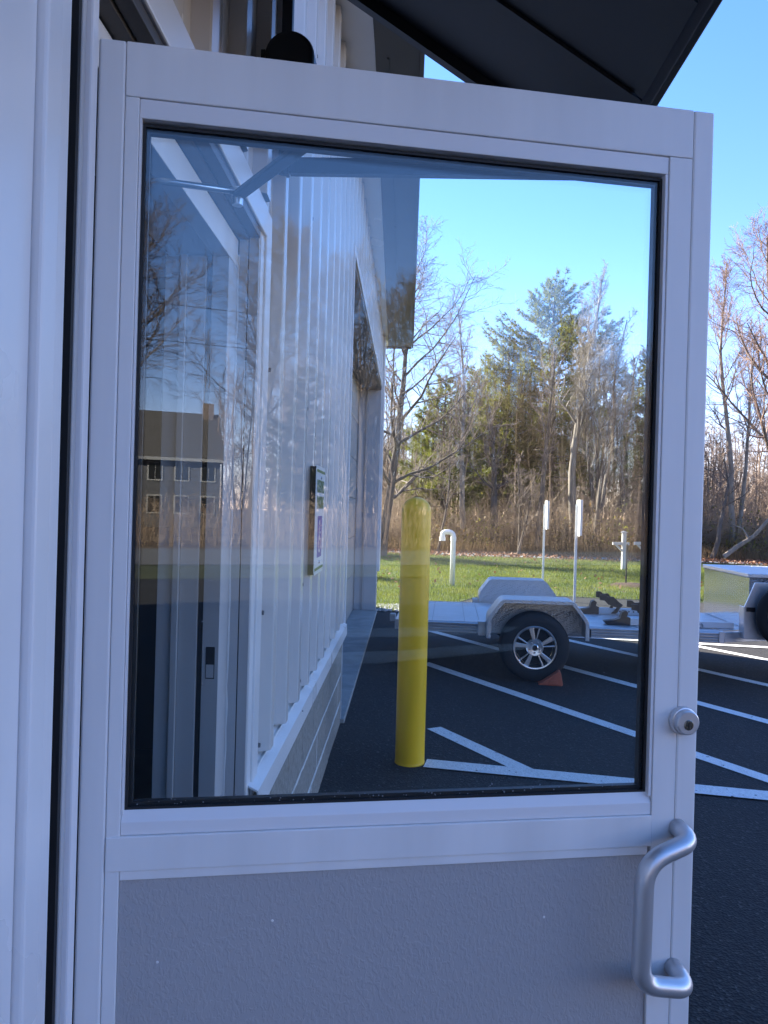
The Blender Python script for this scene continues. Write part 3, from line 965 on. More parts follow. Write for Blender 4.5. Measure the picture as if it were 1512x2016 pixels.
MB().lathe([(0.0, 0.0), (0.028, 0.0), (0.030, 0.006), (0.024, 0.010), (0.0, 0.010)], (LX1 - 0.12, DY0 + 0.20, DZ + 0.001), 'z', 16).build('tie_down', m_galv, tr, auto=30)
MB().tube([(LX1 - 0.15, DY0 + 0.2, DZ + 0.012), (LX1 - 0.15, DY0 + 0.2, DZ + 0.03), (LX1 - 0.09, DY0 + 0.2, DZ + 0.045), (LX1 - 0.08, DY0 + 0.2, DZ + 0.02)], 0.006, 8).build('tie_down_ring', m_galv, tr, smooth=True)

# fenders
FO = [(-0.432, 0.385), (-0.424, 0.570), (-0.300, 0.738), (0.335, 0.738), (0.468, 0.565), (0.470, 0.395)]
def fender(yo, yi):
    """yo = outer edge, yi = inner wall"""
    s = 1 if yi > yo else -1
    fo = fillet([(x, 0, z) for x, z in FO], 0.035, 4)
    o2 = [(p.x, p.z) for p in fo]
    n = len(o2)
    inn = []
    for i, (x, z) in enumerate(o2):
        a, c = o2[max(i - 1, 0)], o2[min(i + 1, n - 1)]
        t = Vector((c[0] - a[0], c[1] - a[1])).normalized()
        inn.append((x + t.y * 0.006, z - t.x * 0.006))
    MB().prism(o2 + inn[::-1], 'y', min(yo, yi), max(yo, yi)).build('fender_top', m_dia, tr, auto=40)
    lip = []
    for i, (x, z) in enumerate(o2):
        a, c = o2[max(i - 1, 0)], o2[min(i + 1, n - 1)]
        t = Vector((c[0] - a[0], c[1] - a[1])).normalized()
        lip.append((x + t.y * 0.034, z - t.x * 0.034))
    MB().prism(o2 + lip[::-1], 'y', *sorted((yo - s * 0.008, yo - s * 0.001))).build('fender_lip', m_dia, tr, bevel=0.003)
    MB().prism(inn, 'y', *sorted((yi - s * 0.001, yi - s * 0.006))).build('fender_wall', m_dia, tr)
    MB().box(-0.50, -0.434, *sorted((yi - s * 0.02, yi - s * 0.14)), 0.37, 0.50).build('fender_bracket', m_alum, tr, bevel=0.004)
    MB().box(0.472, 0.535, *sorted((yi - s * 0.02, yi - s * 0.10)), 0.385, 0.46).build('fender_bracket', m_blackpaint, tr, bevel=0.004)
fender(-0.012, 0.345)
fender(2.43, 2.075)

# wheel built once, in local coords: axis y, outer face towards -y
def tyre_mesh():
    b = MB()
    pr = [(0.193, 0.02), (0.200, -0.004), (0.225, -0.008), (0.262, -0.004), (0.290, 0.006), (0.305, 0.022), (0.313, 0.05), (0.314, 0.075), (0.309, 0.078), (0.309, 0.084), (0.314, 0.087), (0.314, 0.113), (0.309, 0.116), (0.309, 0.122), (0.314, 0.125), (0.313, 0.15), (0.305, 0.178), (0.290, 0.194), (0.262, 0.204), (0.200, 0.20), (0.193, 0.18)]
    b.lathe(pr, (0, 0, 0), 'y', 56)
    return b
def sec(angs, r0, r1, y0, y1, b):
    b.prism([(r * math.cos(a), r * math.sin(a)) for r, a in ((r0, angs[0]), (r1, angs[1]), (r1, angs[2]), (r0, angs[3]))], 'y', y0, y1)
def wheel(x, y, z, flip=False, rz=0.0):
    ty = tyre_mesh().build('tyre', m_tyre, tr, auto=35)
    ty.location = (x, y, z)
    ty.rotation_euler = (0, 0, PI + rz if flip else rz)
    b = MB()
    b.lathe([(0.193, 0.012), (0.196, 0.000), (0.190, -0.006), (0.180, -0.004), (0.172, 0.010), (0.168, 0.05), (0.165, 0.16)], (0, 0, 0), 'y', 56)
    rim = b.build('rim', m_rim, ty, auto=35)
    sp = MB()
    for k in range(5):
        a = R(90 + 72 * k)
        for d in (-1, 1):
            a0 = a + d * 0.10
            a1 = a + d * 0.20
            sec((a0 - 0.16 - 0.06 * d, a1 - 0.085 - 0.03 * d, a1 + 0.085 + 0.05 * d, a0 + 0.16 + 0.12 * d), 0.050, 0.181, 0.004, 0.030, sp)
    sp.build('spoke', m_rim, ty, bevel=0.004)
    h = MB()
    h.lathe([(0.0, 0.0), (0.020, 0.0), (0.024, 0.004), (0.030, 0.008), (0.070, 0.002), (0.077, 0.010), (0.080, 0.035)], (0, 0, 0), 'y', 32)
    h.build('hub', m_rim, ty, auto=30)
    MB().lathe([(0.0, -0.0015), (0.021, -0.0015), (0.023, 0.001)], (0, 0, 0), 'y', 20).build('hub_cap', m_blackpaint, ty, auto=30)
    for k in range(5):
        a = R(54 + 72 * k)
        MB().lathe([(0, -0.012), (0.006, -0.012), (0.009, 0.0), (0.009, 0.006)], (0.045 * math.cos(a), 0, 0.045 * math.sin(a)), 'y', 8).build('lug_nut', m_galv, ty, auto=30)
    MB().lathe([(0, 0.075), (0.166, 0.075), (0.166, 0.08), (0, 0.08)], (0, 0, 0), 'y', 32).build('rim_back_shade', m_rimdark, ty)  # near-black disc: the shade behind the spokes put into its colour
    return ty
wheel(0, -0.005, 0.314)
wheel(0, 2.425, 0.314, True)
# storage box at the nose with bracket and upright spare
MB().box(2.04, 3.0, 0.56, 1.86, DZ + 0.006, 0.965).build('storage_box', m_diabox, tr, bevel=0.006)
MB().box(2.025, 3.015, 0.545, 1.875, 0.966, 1.003).build('box_lid', m_dia, tr, bevel=0.006)
MB().prism([(1.95, DZ - 0.06), (1.95, 0.70), (2.04, 0.93), (2.16, 0.93), (2.16, DZ - 0.06)], 'y', 0.42, 0.44).build('nose_bracket', m_alum, tr, bevel=0.003)
MB().box(1.95, 1.965, 0.441, 0.55, DZ - 0.06, 0.70).build('nose_bracket', m_alum, tr, bevel=0.003)
MB().box(1.965, 2.04, 0.405, 0.419, 0.66, 0.70).build('latch', m_blackpaint, tr, bevel=0.003)
wheel(2.24, 0.12, 0.645, False, R(-38))

# orange wheel chock on the ground
ch = thing('wheel_chock', 'orange wedge chock pushed against the trailer wheel', 'wheel chock', (1.345, 6.88, 0.0), R(-6))
ch.scale = (0.82, 0.9, 0.85)
MB().prism([(-0.17, 0.0), (0.085, 0.0), (0.09, 0.02), (0.065, 0.145), (0.035, 0.150), (-0.03, 0.10), (-0.12, 0.035)], 'y', -0.09, 0.09).build('chock_body', m_orange, ch, bevel=0.008)
MB().box(-0.05, 0.03, -0.1, -0.088, 0.015, 0.06).build('chock_rib', m_orange, ch, bevel=0.004)

# motorcycle wheel chocks lying on the deck
def bike_chock(loc, rz, label):
    t = thing('bike_chock', label, 'bike chock', loc, rz, 'bike chocks lying on the trailer deck')
    MB().box(-0.02, 0.95, -0.028, 0.028, 0.004, 0.062).build('rail', m_rail, t, bevel=0.004)
    hb = MB()
    for k in range(6):
        hb.lathe([(0, 0), (0.0085, 0), (0.0085, 0.0012), (0, 0.0012)], (0.20 + 0.048 * k, -0.0294, 0.034), 'y', 10)
    hb.build('rail_holes', m_blackpaint, t)
    # front stop: low wedge plus upright plate
    MB().prism([(-0.24, 0.0), (-0.021, 0.0), (-0.021, 0.075), (-0.07, 0.09), (-0.15, 0.055), (-0.27, 0.035)], 'y', -0.045, 0.045).build('front_stop', m_blackpaint, t, bevel=0.004)
    MB().prism([(-0.12, 0.06), (-0.06, 0.06), (-0.045, 0.125), (-0.070, 0.145), (-0.10, 0.13)], 'y', -0.05, 0.03).build('front_plate', m_blackpaint, t, bevel=0.004)
    # curved cradle that swings over the rail
    oc = [(0.02, 0.215), (0.10, 0.215), (0.14, 0.19), (0.23, 0.195), (0.31, 0.13), (0.38, 0.085), (0.33, 0.04), (0.30, -0.01), (0.27, -0.03)]
    ic = [(0.20, -0.03), (0.26, 0.02), (0.285, 0.055), (0.24, 0.06), (0.20, 0.09), (0.13, 0.135), (0.02, 0.145)]
    MB().prism([(x * 0.68 - 0.03, z * 0.80 + 0.035) for x, z in oc + ic], 'y', -0.055, -0.035).build('cradle_plate', m_blackpaint, t, bevel=0.003)
    MB().prism([(x * 0.60 - 0.05, z * 0.90 + 0.04) for x, z in oc + ic], 'y', 0.035, 0.055).build('cradle_plate', m_blackpaint, t, bevel=0.003)
    MB().box(0.04, 0.10, -0.034, 0.034, 0.172, 0.182).build('cradle_bridge', m_blackpaint, t, bevel=0.003)
    return t
bike_chock((2.19, 7.47, DZ + 0.002), R(-2), 'black bike chock on white rail, nearer to the trailer edge')
bike_chock((2.09, 8.28, DZ + 0.002), R(-2), 'black bike chock on white rail, farther back on the trailer deck')

# ================================================================== THINGS IN THE LAWN
vp = thing('vent_pipe', 'white plastic vent pipe with hooked top rising from the lawn', 'pipe', (0.96, 15.7, 0))
pp = fillet([(0, 0, 0), (0, 0, 1.10), (-0.22, 0, 1.10), (-0.22, 0, 0.95)], 0.11, 10)
MB().tube(pp, 0.052, 18).build('pipe', m_pvc, vp, smooth=True)
MB().lathe([(0.052, 0.93), (0.060, 0.93), (0.060, 1.0), (0.052, 1.0)], (0, 0, 0), 'z', 18).build('pipe_collar', m_pvc, vp, auto=30)
MB().lathe([(0.046, -0.02), (0.060, -0.02), (0.060, 0.06), (0.052, 0.06)], (-0.22, 0, 0.94), 'z', 18).build('pipe_mouth', m_pvc, vp, auto=30)

def sign_post(x, y, h, sz, label):
    t = thing('sign_post', label, 'sign post', (x, y, 0), 0, 'steel sign posts between lot and lawn')
    MB().prism([(-0.022, -0.018), (0.022, -0.018), (0.022, -0.010), (0.010, -0.008), (0.010, 0.014), (-0.010, 0.014), (-0.010, -0.008), (-0.022, -0.010)], 'z', 0, h).build('post', m_signback, t)
    MB().box(0.030, 0.036, -0.15, 0.15, h - sz, h + 0.08).build('sign_plate', m_signback, t, bevel=0.001)
    MB().box(0.037, 0.075, -0.13, 0.16, h - sz + 0.01, h + 0.075).build('sign_blade', m_signback, t, bevel=0.004)
    return t
sign_post(2.945, 13.45, 1.70, 0.55, 'sign post with edge-on white plate nearer the trailer, right of the two')
sign_post(2.88, 16.2, 1.72, 0.52, 'sign post with edge-on white plate farther back on the lawn, left of the two')

def cross_post(x, y, h, label):
    t = thing('mailbox_post', label, 'wooden post', (x, y, 0), R(8), 'white wooden posts on the lawn')
    MB().box(-0.052, 0.052, -0.052, 0.052, 0, h).build('post', m_wood_w, t, bevel=0.006)
    MB().box(-0.33, -0.053, -0.04, 0.04, h - 0.35, h - 0.27).build('arm', m_wood_w, t, bevel=0.006)
    MB().box(0.053, 0.15, -0.04, 0.04, h - 0.35, h - 0.27).build('arm', m_wood_w, t, bevel=0.006)
    MB().prism([(-0.053, h - 0.54), (-0.053, h - 0.47), (-0.20, h - 0.351), (-0.26, h - 0.351)], 'y', -0.03, 0.03).build('brace', m_wood_w, t)
    MB().prism([(-0.07, h + 0.001), (0.07, h + 0.001), (0.07, h + 0.02), (0.0, h + 0.05), (-0.07, h + 0.02)], 'y', -0.065, 0.065).build('post_cap', m_wood_w, t)
    return t
cross_post(6.17, 22.0, 1.06, 'white wooden post with side arm and brace, just behind the thin black stake')
cross_post(6.42, 20.8, 1.12, 'white wooden post with side arm and brace, partly hidden by the door stile')
sk = thing('stake', 'thin black metal stake standing in the mulch patch on the lawn', 'stake', (4.78, 16.8, 0))
MB().lathe([(0.018, 0), (0.018, 0.9), (0.013, 0.92), (0, 0.925)], (0, 0, 0), 'z', 10).build('stake_rod', m_blackpaint, sk)
b = MB()
n = 22
cx, cy = 4.95, 16.75
ringp = [(cx + (0.55 + 0.08 * math.sin(3 * a)) * math.cos(a), cy + (0.42 + 0.05 * math.cos(4 * a)) * math.sin(a)) for a in np.linspace(0, 2 * PI, n + 1)[:-1]]
ring2 = [(cx + (x - cx) * 0.7, cy + (y - cy) * 0.7) for x, y in ringp]
b.add([(x, y, 0.008) for x, y in ringp] + [(x, y, 0.07) for x, y in ring2] + [(cx, cy, 0.09)],
      [(i, (i + 1) % n, n + (i + 1) % n, n + i) for i in range(n)] + [(n + i, n + (i + 1) % n, 2 * n) for i in range(n)])
struct(b.build('mulch_bed', m_mulch, smooth=True))

# gravel at the building corner
ico = [(0, 0, 1), (0.89, 0, 0.45), (0.28, 0.85, 0.45), (-0.72, 0.53, 0.45), (-0.72, -0.53, 0.45), (0.28, -0.85, 0.45), (0.72, 0.53, -0.45), (-0.28, 0.85, -0.45), (-0.89, 0, -0.45), (-0.28, -0.85, -0.45), (0.72, -0.53, -0.45), (0, 0, -1)]
icof = [(0, 1, 2), (0, 2, 3), (0, 3, 4), (0, 4, 5), (0, 5, 1), (1, 6, 2), (2, 7, 3), (3, 8, 4), (4, 9, 5), (5, 10, 1), (6, 7, 2), (7, 8, 3), (8, 9, 4), (9, 10, 5), (10, 6, 1), (11, 7, 6), (11, 8, 7), (11, 9, 8), (11, 10, 9), (11, 6, 10)]
V, F = [], []
ico = np.array(ico)
for i in range(900):
    u = rng.random()
    x = rng.uniform(-0.42, 0.42)
    y = 11.42 + rng.uniform(0.0, 0.75) + x * 0.1
    s = rng.uniform(0.012, 0.034)
    q = ico * s * rng.uniform(0.7, 1.2, (12, 3)) * np.array([1, 1, 0.7])
    V.append(q + np.array([x, y, 0.008 + s * 0.3]))
    F.append(np.array(icof) + 12 * i)
quick_mesh('gravel_stones', np.vstack(V), np.vstack(F), m_gravel, kind='stuff')

# ================================================================== GRASS, LEAVES
def blades(name, pts, hmin, hmax, w, m, lean=0.35):
    n = len(pts)
    a = rng.uniform(0, 2 * PI, n)
    h = rng.uniform(hmin, hmax, n)
    d = np.stack([np.cos(a), np.sin(a), np.zeros(n)], 1)
    l_ang = rng.uniform(0, 2 * PI, n)
    le = np.stack([np.cos(l_ang), np.sin(l_ang), np.zeros(n)], 1) * (h * lean * rng.random(n))[:, None]
    ww = (w * rng.uniform(0.6, 1.3, n))[:, None]
    v = np.empty((n, 3, 3))
    v[:, 0] = pts - d * ww
    v[:, 1] = pts + d * ww
    v[:, 2] = pts + le + np.stack([np.zeros(n), np.zeros(n), h], 1)
    return quick_mesh(name, v.reshape(-1, 3), np.arange(3 * n).reshape(-1, 3), m, kind='stuff')

def inpoly(px, py, poly):
    ins = np.zeros(len(px), bool)
    j = len(poly) - 1
    for i in range(len(poly)):
        xi, yi = poly[i]
        xj, yj = poly[j]
        c = ((yi > py) != (yj > py)) & (px < (xj - xi) * (py - yi) / (yj - yi + 1e-12) + xi)
        ins ^= c
        j = i
    return ins

N = 260000
px, py = rng.uniform(-1.2, 15, N), 11.4 + 16.6 * rng.random(N) ** 1.3
dens = 0.5 + 0.5 * np.sin(px * 1.7 + np.sin(py * 1.1) * 2) * np.sin(py * 0.9 + 1)
k = inpoly(px, py, [(-1.5, 11.7)] + LAWN[2:8] + [(16, 12.7), (16, 26), (8.1, 26.1), (1.7, 26.3), (-0.7, 27), (-1.5, 27)]) & (rng.random(N) < 0.55 + 0.45 * dens)
pts = np.stack([px[k], py[k], np.full(k.sum(), 0.004)], 1)
blades('grass', pts, 0.035, 0.085, 0.006, m_grass)

def leaves(name, pts, s0, s1, m, tilt=0.5):
    n = len(pts)
    a = rng.uniform(0, 2 * PI, n)
    s = rng.uniform(s0, s1, n)[:, None]
    u = np.stack([np.cos(a), np.sin(a), rng.normal(0, tilt, n)], 1) * s
    w = np.stack([-np.sin(a), np.cos(a), rng.normal(0, tilt, n)], 1) * s * 0.7
    v = np.empty((n, 4, 3))
    v[:, 0], v[:, 1], v[:, 2], v[:, 3] = pts - u, pts - w, pts + u, pts + w
    return v.reshape(-1, 3)

n = 16000
lx_, ly_ = rng.uniform(-6, 26, n), rng.normal(29.5, 2.0, n)
ly_ = np.where(ly_ < 25.7, 25.7 + rng.random(n) * 4, ly_)
v = leaves('x', np.stack([lx_, ly_, rng.uniform(0.0, 0.07, n)], 1), 0.03, 0.075, None)
quick_mesh('fallen_leaves', v, np.arange(len(v)).reshape(-1, 4), m_leaf1, kind='stuff')
n = 350
v = leaves('x', np.stack([rng.uniform(-1, 13, n), rng.uniform(14.5, 26, n), np.full(n, 0.06)], 1), 0.03, 0.05, None)
quick_mesh('scattered_leaves', v, np.arange(len(v)).reshape(-1, 4), m_leaf1, kind='stuff')

# ================================================================== TREES
class Tubes:
    def __init__(s):
        s.v, s.f, s.n = [], [], 0

    def add(s, P, rad, sides):
        P = np.asarray(P)
        n = len(P)
        t = np.gradient(P, axis=0)
        t /= np.linalg.norm(t, axis=1)[:, None] + 1e-9
        ref = np.array([0.31, 0.95, 0.02]) if abs(t[0, 2]) > 0.6 else np.array([0.02, 0.05, 1.0])
        a = np.cross(t, ref)
        a /= np.linalg.norm(a, axis=1)[:, None] + 1e-9
        b = np.cross(t, a)
        th = np.arange(sides) * 2 * PI / sides
        ring = (a[:, None] * np.cos(th)[None, :, None] + b[:, None] * np.sin(th)[None, :, None]) * np.asarray(rad)[:, None, None]
        s.v.append((P[:, None] + ring).reshape(-1, 3))
        i = np.arange(n - 1)[:, None] * sides
        k = np.arange(sides)[None]
        k2 = (k + 1) % sides
        s.f.append(np.stack([i + k, i + k2, i + sides + k2, i + sides + k], -1).reshape(-1, 4) + s.n)
        s.n += n * sides

    def batch(s, P, rad, sides=3):
        """P (n,k,3), rad (n,k): many thin tubes at once"""
        P = np.asarray(P)
        n, k_ = P.shape[:2]
        if n == 0:
            return
        d = P[:, -1] - P[:, 0]
        d /= np.linalg.norm(d, axis=1)[:, None] + 1e-9
        ref = np.where(np.abs(d[:, 2:3]) > 0.6, np.array([[0.31, 0.95, 0.02]]), np.array([[0.02, 0.05, 1.0]]))
        a = np.cross(d, ref)
        a /= np.linalg.norm(a, axis=1)[:, None] + 1e-9
        b = np.cross(d, a)
        th = np.arange(sides) * 2 * PI / sides
        ring = a[:, None] * np.cos(th)[None, :, None] + b[:, None] * np.sin(th)[None, :, None]
        v = P[:, :, None] + ring[:, None] * np.asarray(rad)[:, :, None, None]
        s.v.append(v.reshape(-1, 3))
        j = np.arange(n)[:, None, None] * (k_ * sides) + np.arange(k_ - 1)[None, :, None] * sides
        k = np.arange(sides)[None, None]
        k2 = (k + 1) % sides
        s.f.append(np.stack([j + k, j + k2, j + sides + k2, j + sides + k], -1).reshape(-1, 4) + s.n)
        s.n += n * k_ * sides

    def obj(s, name, m, parent=None, kind=None):
        return quick_mesh(name, np.vstack(s.v), np.vstack(s.f), m, parent, kind, smooth=True)


def unit(v):
    return v / (np.linalg.norm(v, axis=-1, keepdims=True) + 1e-9)


def bare_tree(seed, H, r0, spread=1.0, clear=0.3, n1=20, n2=9, n3=7, n4=5, lean=(0, 0), upright=0.5, forks=1, twig_r=0.0042, wob=0.05):
    g = np.random.default_rng(seed)
    trunk, crown = Tubes(), Tubes()
    tips = []

    def grow(p, d, L, r, lvl):
        nseg = (10, 6, 4)[lvl]
        pts, dirs = [p], []
        d = d / np.linalg.norm(d)
        step = L / nseg
        for i in range(nseg):
            d = d + g.normal(0, (wob, .14, .20)[lvl], 3) + np.array([0, 0, (0.02, 0.13, 0.10)[lvl] * upright * 2])
            d /= np.linalg.norm(d)
            dirs.append(d)
            pts.append(pts[-1] + d * step)
        pts = np.array(pts)
        rad = np.maximum(r * np.linspace(1, (0.16, 0.25, 0.4)[lvl], nseg + 1), twig_r * 1.2)
        (trunk if lvl < 2 else crown).add(pts, rad, (8, 5, 4)[lvl])
        if lvl == 2:
            tips.append((pts, np.array(dirs), L, rad))
            return
        nc = max(2, int((n1, n2)[lvl] * (1 if lvl == 0 else min(1.3, 0.45 + 0.35 * L))))
        lo = (clear, 0.15)[lvl]
        for c in range(nc):
            t = min(lo + (1 - lo) * ((c + g.random()) / nc) ** (0.9 if lvl == 0 else 1), 0.995)
            x = t * nseg
            i = int(x)
            q = pts[i] + (pts[i + 1] - pts[i]) * (x - i)
            dd = dirs[i]
            az = g.uniform(0, 2 * PI) if lvl else (c * 2.4 + g.uniform(-.6, .6))
            side = np.cross(dd, np.array([math.cos(az), math.sin(az), 0.13]))
            side /= np.linalg.norm(side) + 1e-9
            ang = (g.uniform(0.5, 1.0) * (1.15 - 0.5 * t) if lvl == 0 else g.uniform(0.45, 0.95)) * (0.75 + 0.4 * spread)
            tt = (t - lo) / (1 - lo)
            cl = L * (0.40 * spread * (1.12 - 0.8 * tt) * (0.6 + 0.4 * min(1, tt * 4)), 0.50 * (1.1 - 0.55 * t))[lvl] * g.uniform(0.6, 1.2)
            grow(q, dd * math.cos(ang) + side * math.sin(ang), cl, rad[i] * (0.46, 0.55)[lvl] * g.uniform(0.7, 1.1), lvl + 1)

    for k in range(forks):
        off = np.array([g.normal(0, 0.10), g.normal(0, 0.10), 0]) if forks > 1 else np.zeros(3)
        ln = np.array([lean[0] + (g.normal(0, 0.07) if forks > 1 else 0), lean[1] + (g.normal(0, 0.07) if forks > 1 else 0), 1.0])
        grow(off + np.array([0, 0, -0.1]), ln, H * (1 if k == 0 else g.uniform(0.75, 0.95)), r0 * (1 if k == 0 else 0.8), 0)

    def sprout(S0, D0, L0, nper, up, lscale, rr):
        """batch of side twigs along parent polylines S0 (n,k,3)"""
        n, k_ = S0.shape[:2]
        t = (np.arange(nper)[None] + g.random((n, nper))) / nper * (k_ - 1.02)
        i = t.astype(int)
        f = (t - i)[..., None]
        I = np.arange(n)[:, None]
        q = S0[I, i] * (1 - f) + S0[I, i + 1] * f
        dd = unit(S0[I, i + 1] - S0[I, i])
        sd = unit(np.cross(dd, g.normal(0, 1, (n, nper, 3))))
        ang = g.uniform(0.4, 0.95, (n, nper, 1))
        nd = unit(dd * np.cos(ang) + sd * np.sin(ang) + np.array([0, 0, up]))
        L = L0[:, None] * lscale * g.uniform(0.5, 1.15, (n, nper)) * (1.05 - 0.45 * t / k_)
        mid = q + nd * (L * 0.5)[..., None]
        nd2 = unit(nd + g.normal(0, 0.22, (n, nper, 3)) + np.array([0, 0, up * 0.6]))
        end = mid + nd2 * (L * 0.5)[..., None]
        P = np.stack([q, mid, end], 2).reshape(-1, 3, 3)
        return P, L.reshape(-1)

    S0 = np.array([t[0] for t in tips])
    L0 = np.array([t[2] for t in tips])
    P3, L3 = sprout(S0, None, L0, n3, 0.10 * upright, 0.55, 0)
    crown.batch(P3, np.full((len(P3), 1), twig_r) * np.array([[1.15, 0.95, 0.75]]))
    P4, L4 = sprout(P3, None, L3, n4, 0.08 * upright, 0.60, 0)
    L4 = np.minimum(L4, 0.5)
    crown.batch(P4[:, [0, 2]], np.full((len(P4), 1), twig_r) * np.array([[0.8, 0.55]]))
    return trunk, crown


def place_bare(name, label, loc, T, mb, mt, group=None, cat='tree', rz=0.0, sc=1.0):
    t = thing(name, label, cat, loc, rz, group)
    t.scale = (sc, sc, sc)
    T[0].obj('trunk', mb, t)
    T[1].obj('crown', mt, t)
    return t


def copy_tree(t, label, loc, rz, sc, group=None):
    c = t.copy()
    COL.objects.link(c)
    c.location = loc
    c.rotation_euler = (0, 0, rz)
    c.scale = (sc, sc, sc)
    c['label'] = label
    if group:
        c['group'] = group
    for ch_ in list(t.children):
        d = ch_.copy()
        COL.objects.link(d)
        d.parent = c
    return c


def pine(seed, H, r0, rmax, low=0.16, nwh=24, tuft=0.26, needle=12, ragged=0.55, lean=0.0):
    g = np.random.default_rng(seed)
    tr_ = Tubes()
    hs = np.linspace(0, H, 10)
    P = np.stack([lean * hs + 0.04 * np.sin(hs), 0.04 * np.cos(hs * 0.8) - 0.04, hs - 0.1], 1)
    tr_.add(P, r0 * np.linspace(1, 0.12, 10), 8)
    C, Dd = [], []
    for w in range(nwh):
        t = low + (1 - low) * (w + 0.5) / nwh
        z = H * t
        prof = min(1.0, (t - low + 0.06) * 4.0) * (1 - ((t - low) / (1 - low)) ** 2.1) * 0.90 + 0.10
        nb = g.integers(5, 8)
        for b_ in range(nb):
            if g.random() < 0.12:
                continue
            az = 2 * PI * b_ / nb + g.uniform(-.5, .5) + w
            L = rmax * prof * g.uniform(1 - ragged, 1 + ragged * 0.6)
            el0 = 0.05 + 0.75 * ((t - low) / (1 - low)) ** 1.5 + g.uniform(-.15, .15)
            n = 6
            s = np.linspace(0, 1, n)
            rr = L * s
            zz = z + L * (math.tan(el0) * 0.7 * s + 0.16 * s ** 2 - 0.06 * np.sin(s * 3))
            Q = np.stack([lean * zz + rr * math.cos(az), rr * math.sin(az), zz], 1)
            tr_.add(Q, np.maximum(r0 * 0.22 * (1 - 0.8 * s) * (0.4 + 0.6 * prof), 0.006), 3)
            nt_ = max(7, int(L * 17))
            for k in range(nt_):
                u = 0.22 + 0.78 * (k + g.random()) / nt_
                base = np.array([np.interp(u, s, Q[:, j]) for j in range(3)])
                sd_ = (1 if k % 2 else -1) * g.uniform(0.1, 0.42) * L * (1.08 - u) * 1.0
                off = np.array([-math.sin(az) * sd_, math.cos(az) * sd_, g.normal(0.04, 0.06)])
                off += np.array([math.cos(az), math.sin(az), 0]) * abs(sd_) * 0.7
                for f in ((0.45, 1.0) if abs(sd_) > 0.25 else (1.0,)):
                    C.append(base + off * f)
                    Dd.append(np.array([math.cos(az), math.sin(az), 0.55]) + off * 0.8)
    C, Dd = np.array(C), np.array(Dd)
    Dd /= np.linalg.norm(Dd, axis=1)[:, None]
    n = len(C)
    C = np.repeat(C, needle, 0)
    Dd = np.repeat(Dd, needle, 0)
    N_ = len(C)
    dv = Dd + g.normal(0, 0.55, (N_, 3))
    dv /= np.linalg.norm(dv, axis=1)[:, None]
    Ln = tuft * g.uniform(0.6, 1.15, N_)[:, None]
    sd2 = np.cross(dv, g.normal(0, 1, (N_, 3)))
    sd2 /= np.linalg.norm(sd2, axis=1)[:, None] + 1e-9
    v = np.empty((N_, 3, 3))
    v[:, 0] = C - sd2 * 0.015
    v[:, 1] = C + sd2 * 0.015
    v[:, 2] = C + dv * Ln
    return tr_, v.reshape(-1, 3)


def place_pine(label, loc, P, mn, rz=0.0):
    t = thing('pine_tree', label, 'tree', loc, rz, 'pines at the wood edge')
    P[0].obj('trunk', m_pinebark, t)
    quick_mesh('crown', P[1], np.arange(len(P[1])).reshape(-1, 3), mn, t)
    return t

# ray helper for standing things at a distance Y under a picture column (x measured in the photograph)
def ground_x(xpix, Y):
    d = M @ Vector((xpix - 756, 1514, -80))
    return d.x / d.y * Y

def top_h(xpix, ypix, Y):
    d = M @ Vector((xpix - 756, 1514, 1008 - ypix))
    return 1.5 + d.z / d.y * Y

# pines
p_tall = pine(11, top_h(1090, 565, 38), 0.26, 4.3, low=0.20, nwh=30, ragged=0.5)
place_pine('tallest pine, its dark crown topping the middle of the wood', (ground_x(1078, 38), 38, 0), p_tall, m_needle)
p_mid = pine(12, top_h(985, 690, 37), 0.22, 3.0, low=0.14, nwh=24)
place_pine('dark green pine standing left of the tallest pine', (ground_x(990, 37), 37, 0), p_mid, m_needle)
p_left = pine(13, top_h(868, 750, 33), 0.16, 2.1, low=0.10, nwh=22, ragged=0.45)
place_pine('bright yellow green pine just right of the yellow bollard top', (ground_x(868, 33), 33, 0), p_left, m_needle_y)
pt = thing('pine_tree', 'olive green pine filling the gap between bright pine and dark pine', 'tree', (ground_x(925, 39), 39, 0), 1.0, 'pines at the wood edge')
P = pine(14, top_h(925, 735, 39), 0.2, 2.2, low=0.12, nwh=22)
P[0].obj('trunk', m_pinebark, pt)
quick_mesh('crown', P[1], np.arange(len(P[1])).reshape(-1, 3), m_needle_y, pt)
pt2 = copy_tree(pt, 'short green pine low between dark pine and tallest pine', (ground_x(1030, 41), 41, 0), 2.4, 0.92)
pt3 = copy_tree(pt, 'green pine half hidden behind the slender pointed bare tree', (ground_x(955, 43), 43, 0), 4.4, 1.08)
pt4 = copy_tree(pt, 'pale green pine low behind the bright pine, left of it', (ground_x(832, 40), 40, 0), 5.5, 0.72)
for i_, (x_, y_) in enumerate(((-12.5, 25.5), (-9.0, 31.0), (-17.5, 34.0))):
    copy_tree(pt, ('pine past the building corner, nearest of the row shading the lawn', 'pine past the building corner, middle one shading the lawn', 'pine past the building corner, farthest one shading the lawn')[i_], (x_, y_, 0), 1.1 * i_, (0.9, 1.0, 1.1)[i_])
P = pine(15, top_h(1262, 700, 44), 0.22, 2.9, low=0.2, nwh=22)
place_pine('blue green pine at the right end of the wood by the door edge', (ground_x(1268, 44), 44, 0), P, m_needle_b)
P = pine(16, top_h(1170, 640, 46), 0.22, 2.6, low=0.2, nwh=22)
place_pine('grey green pine behind the tall pale bare tree', (ground_x(1180, 46), 46, 0), P, m_needle_b)

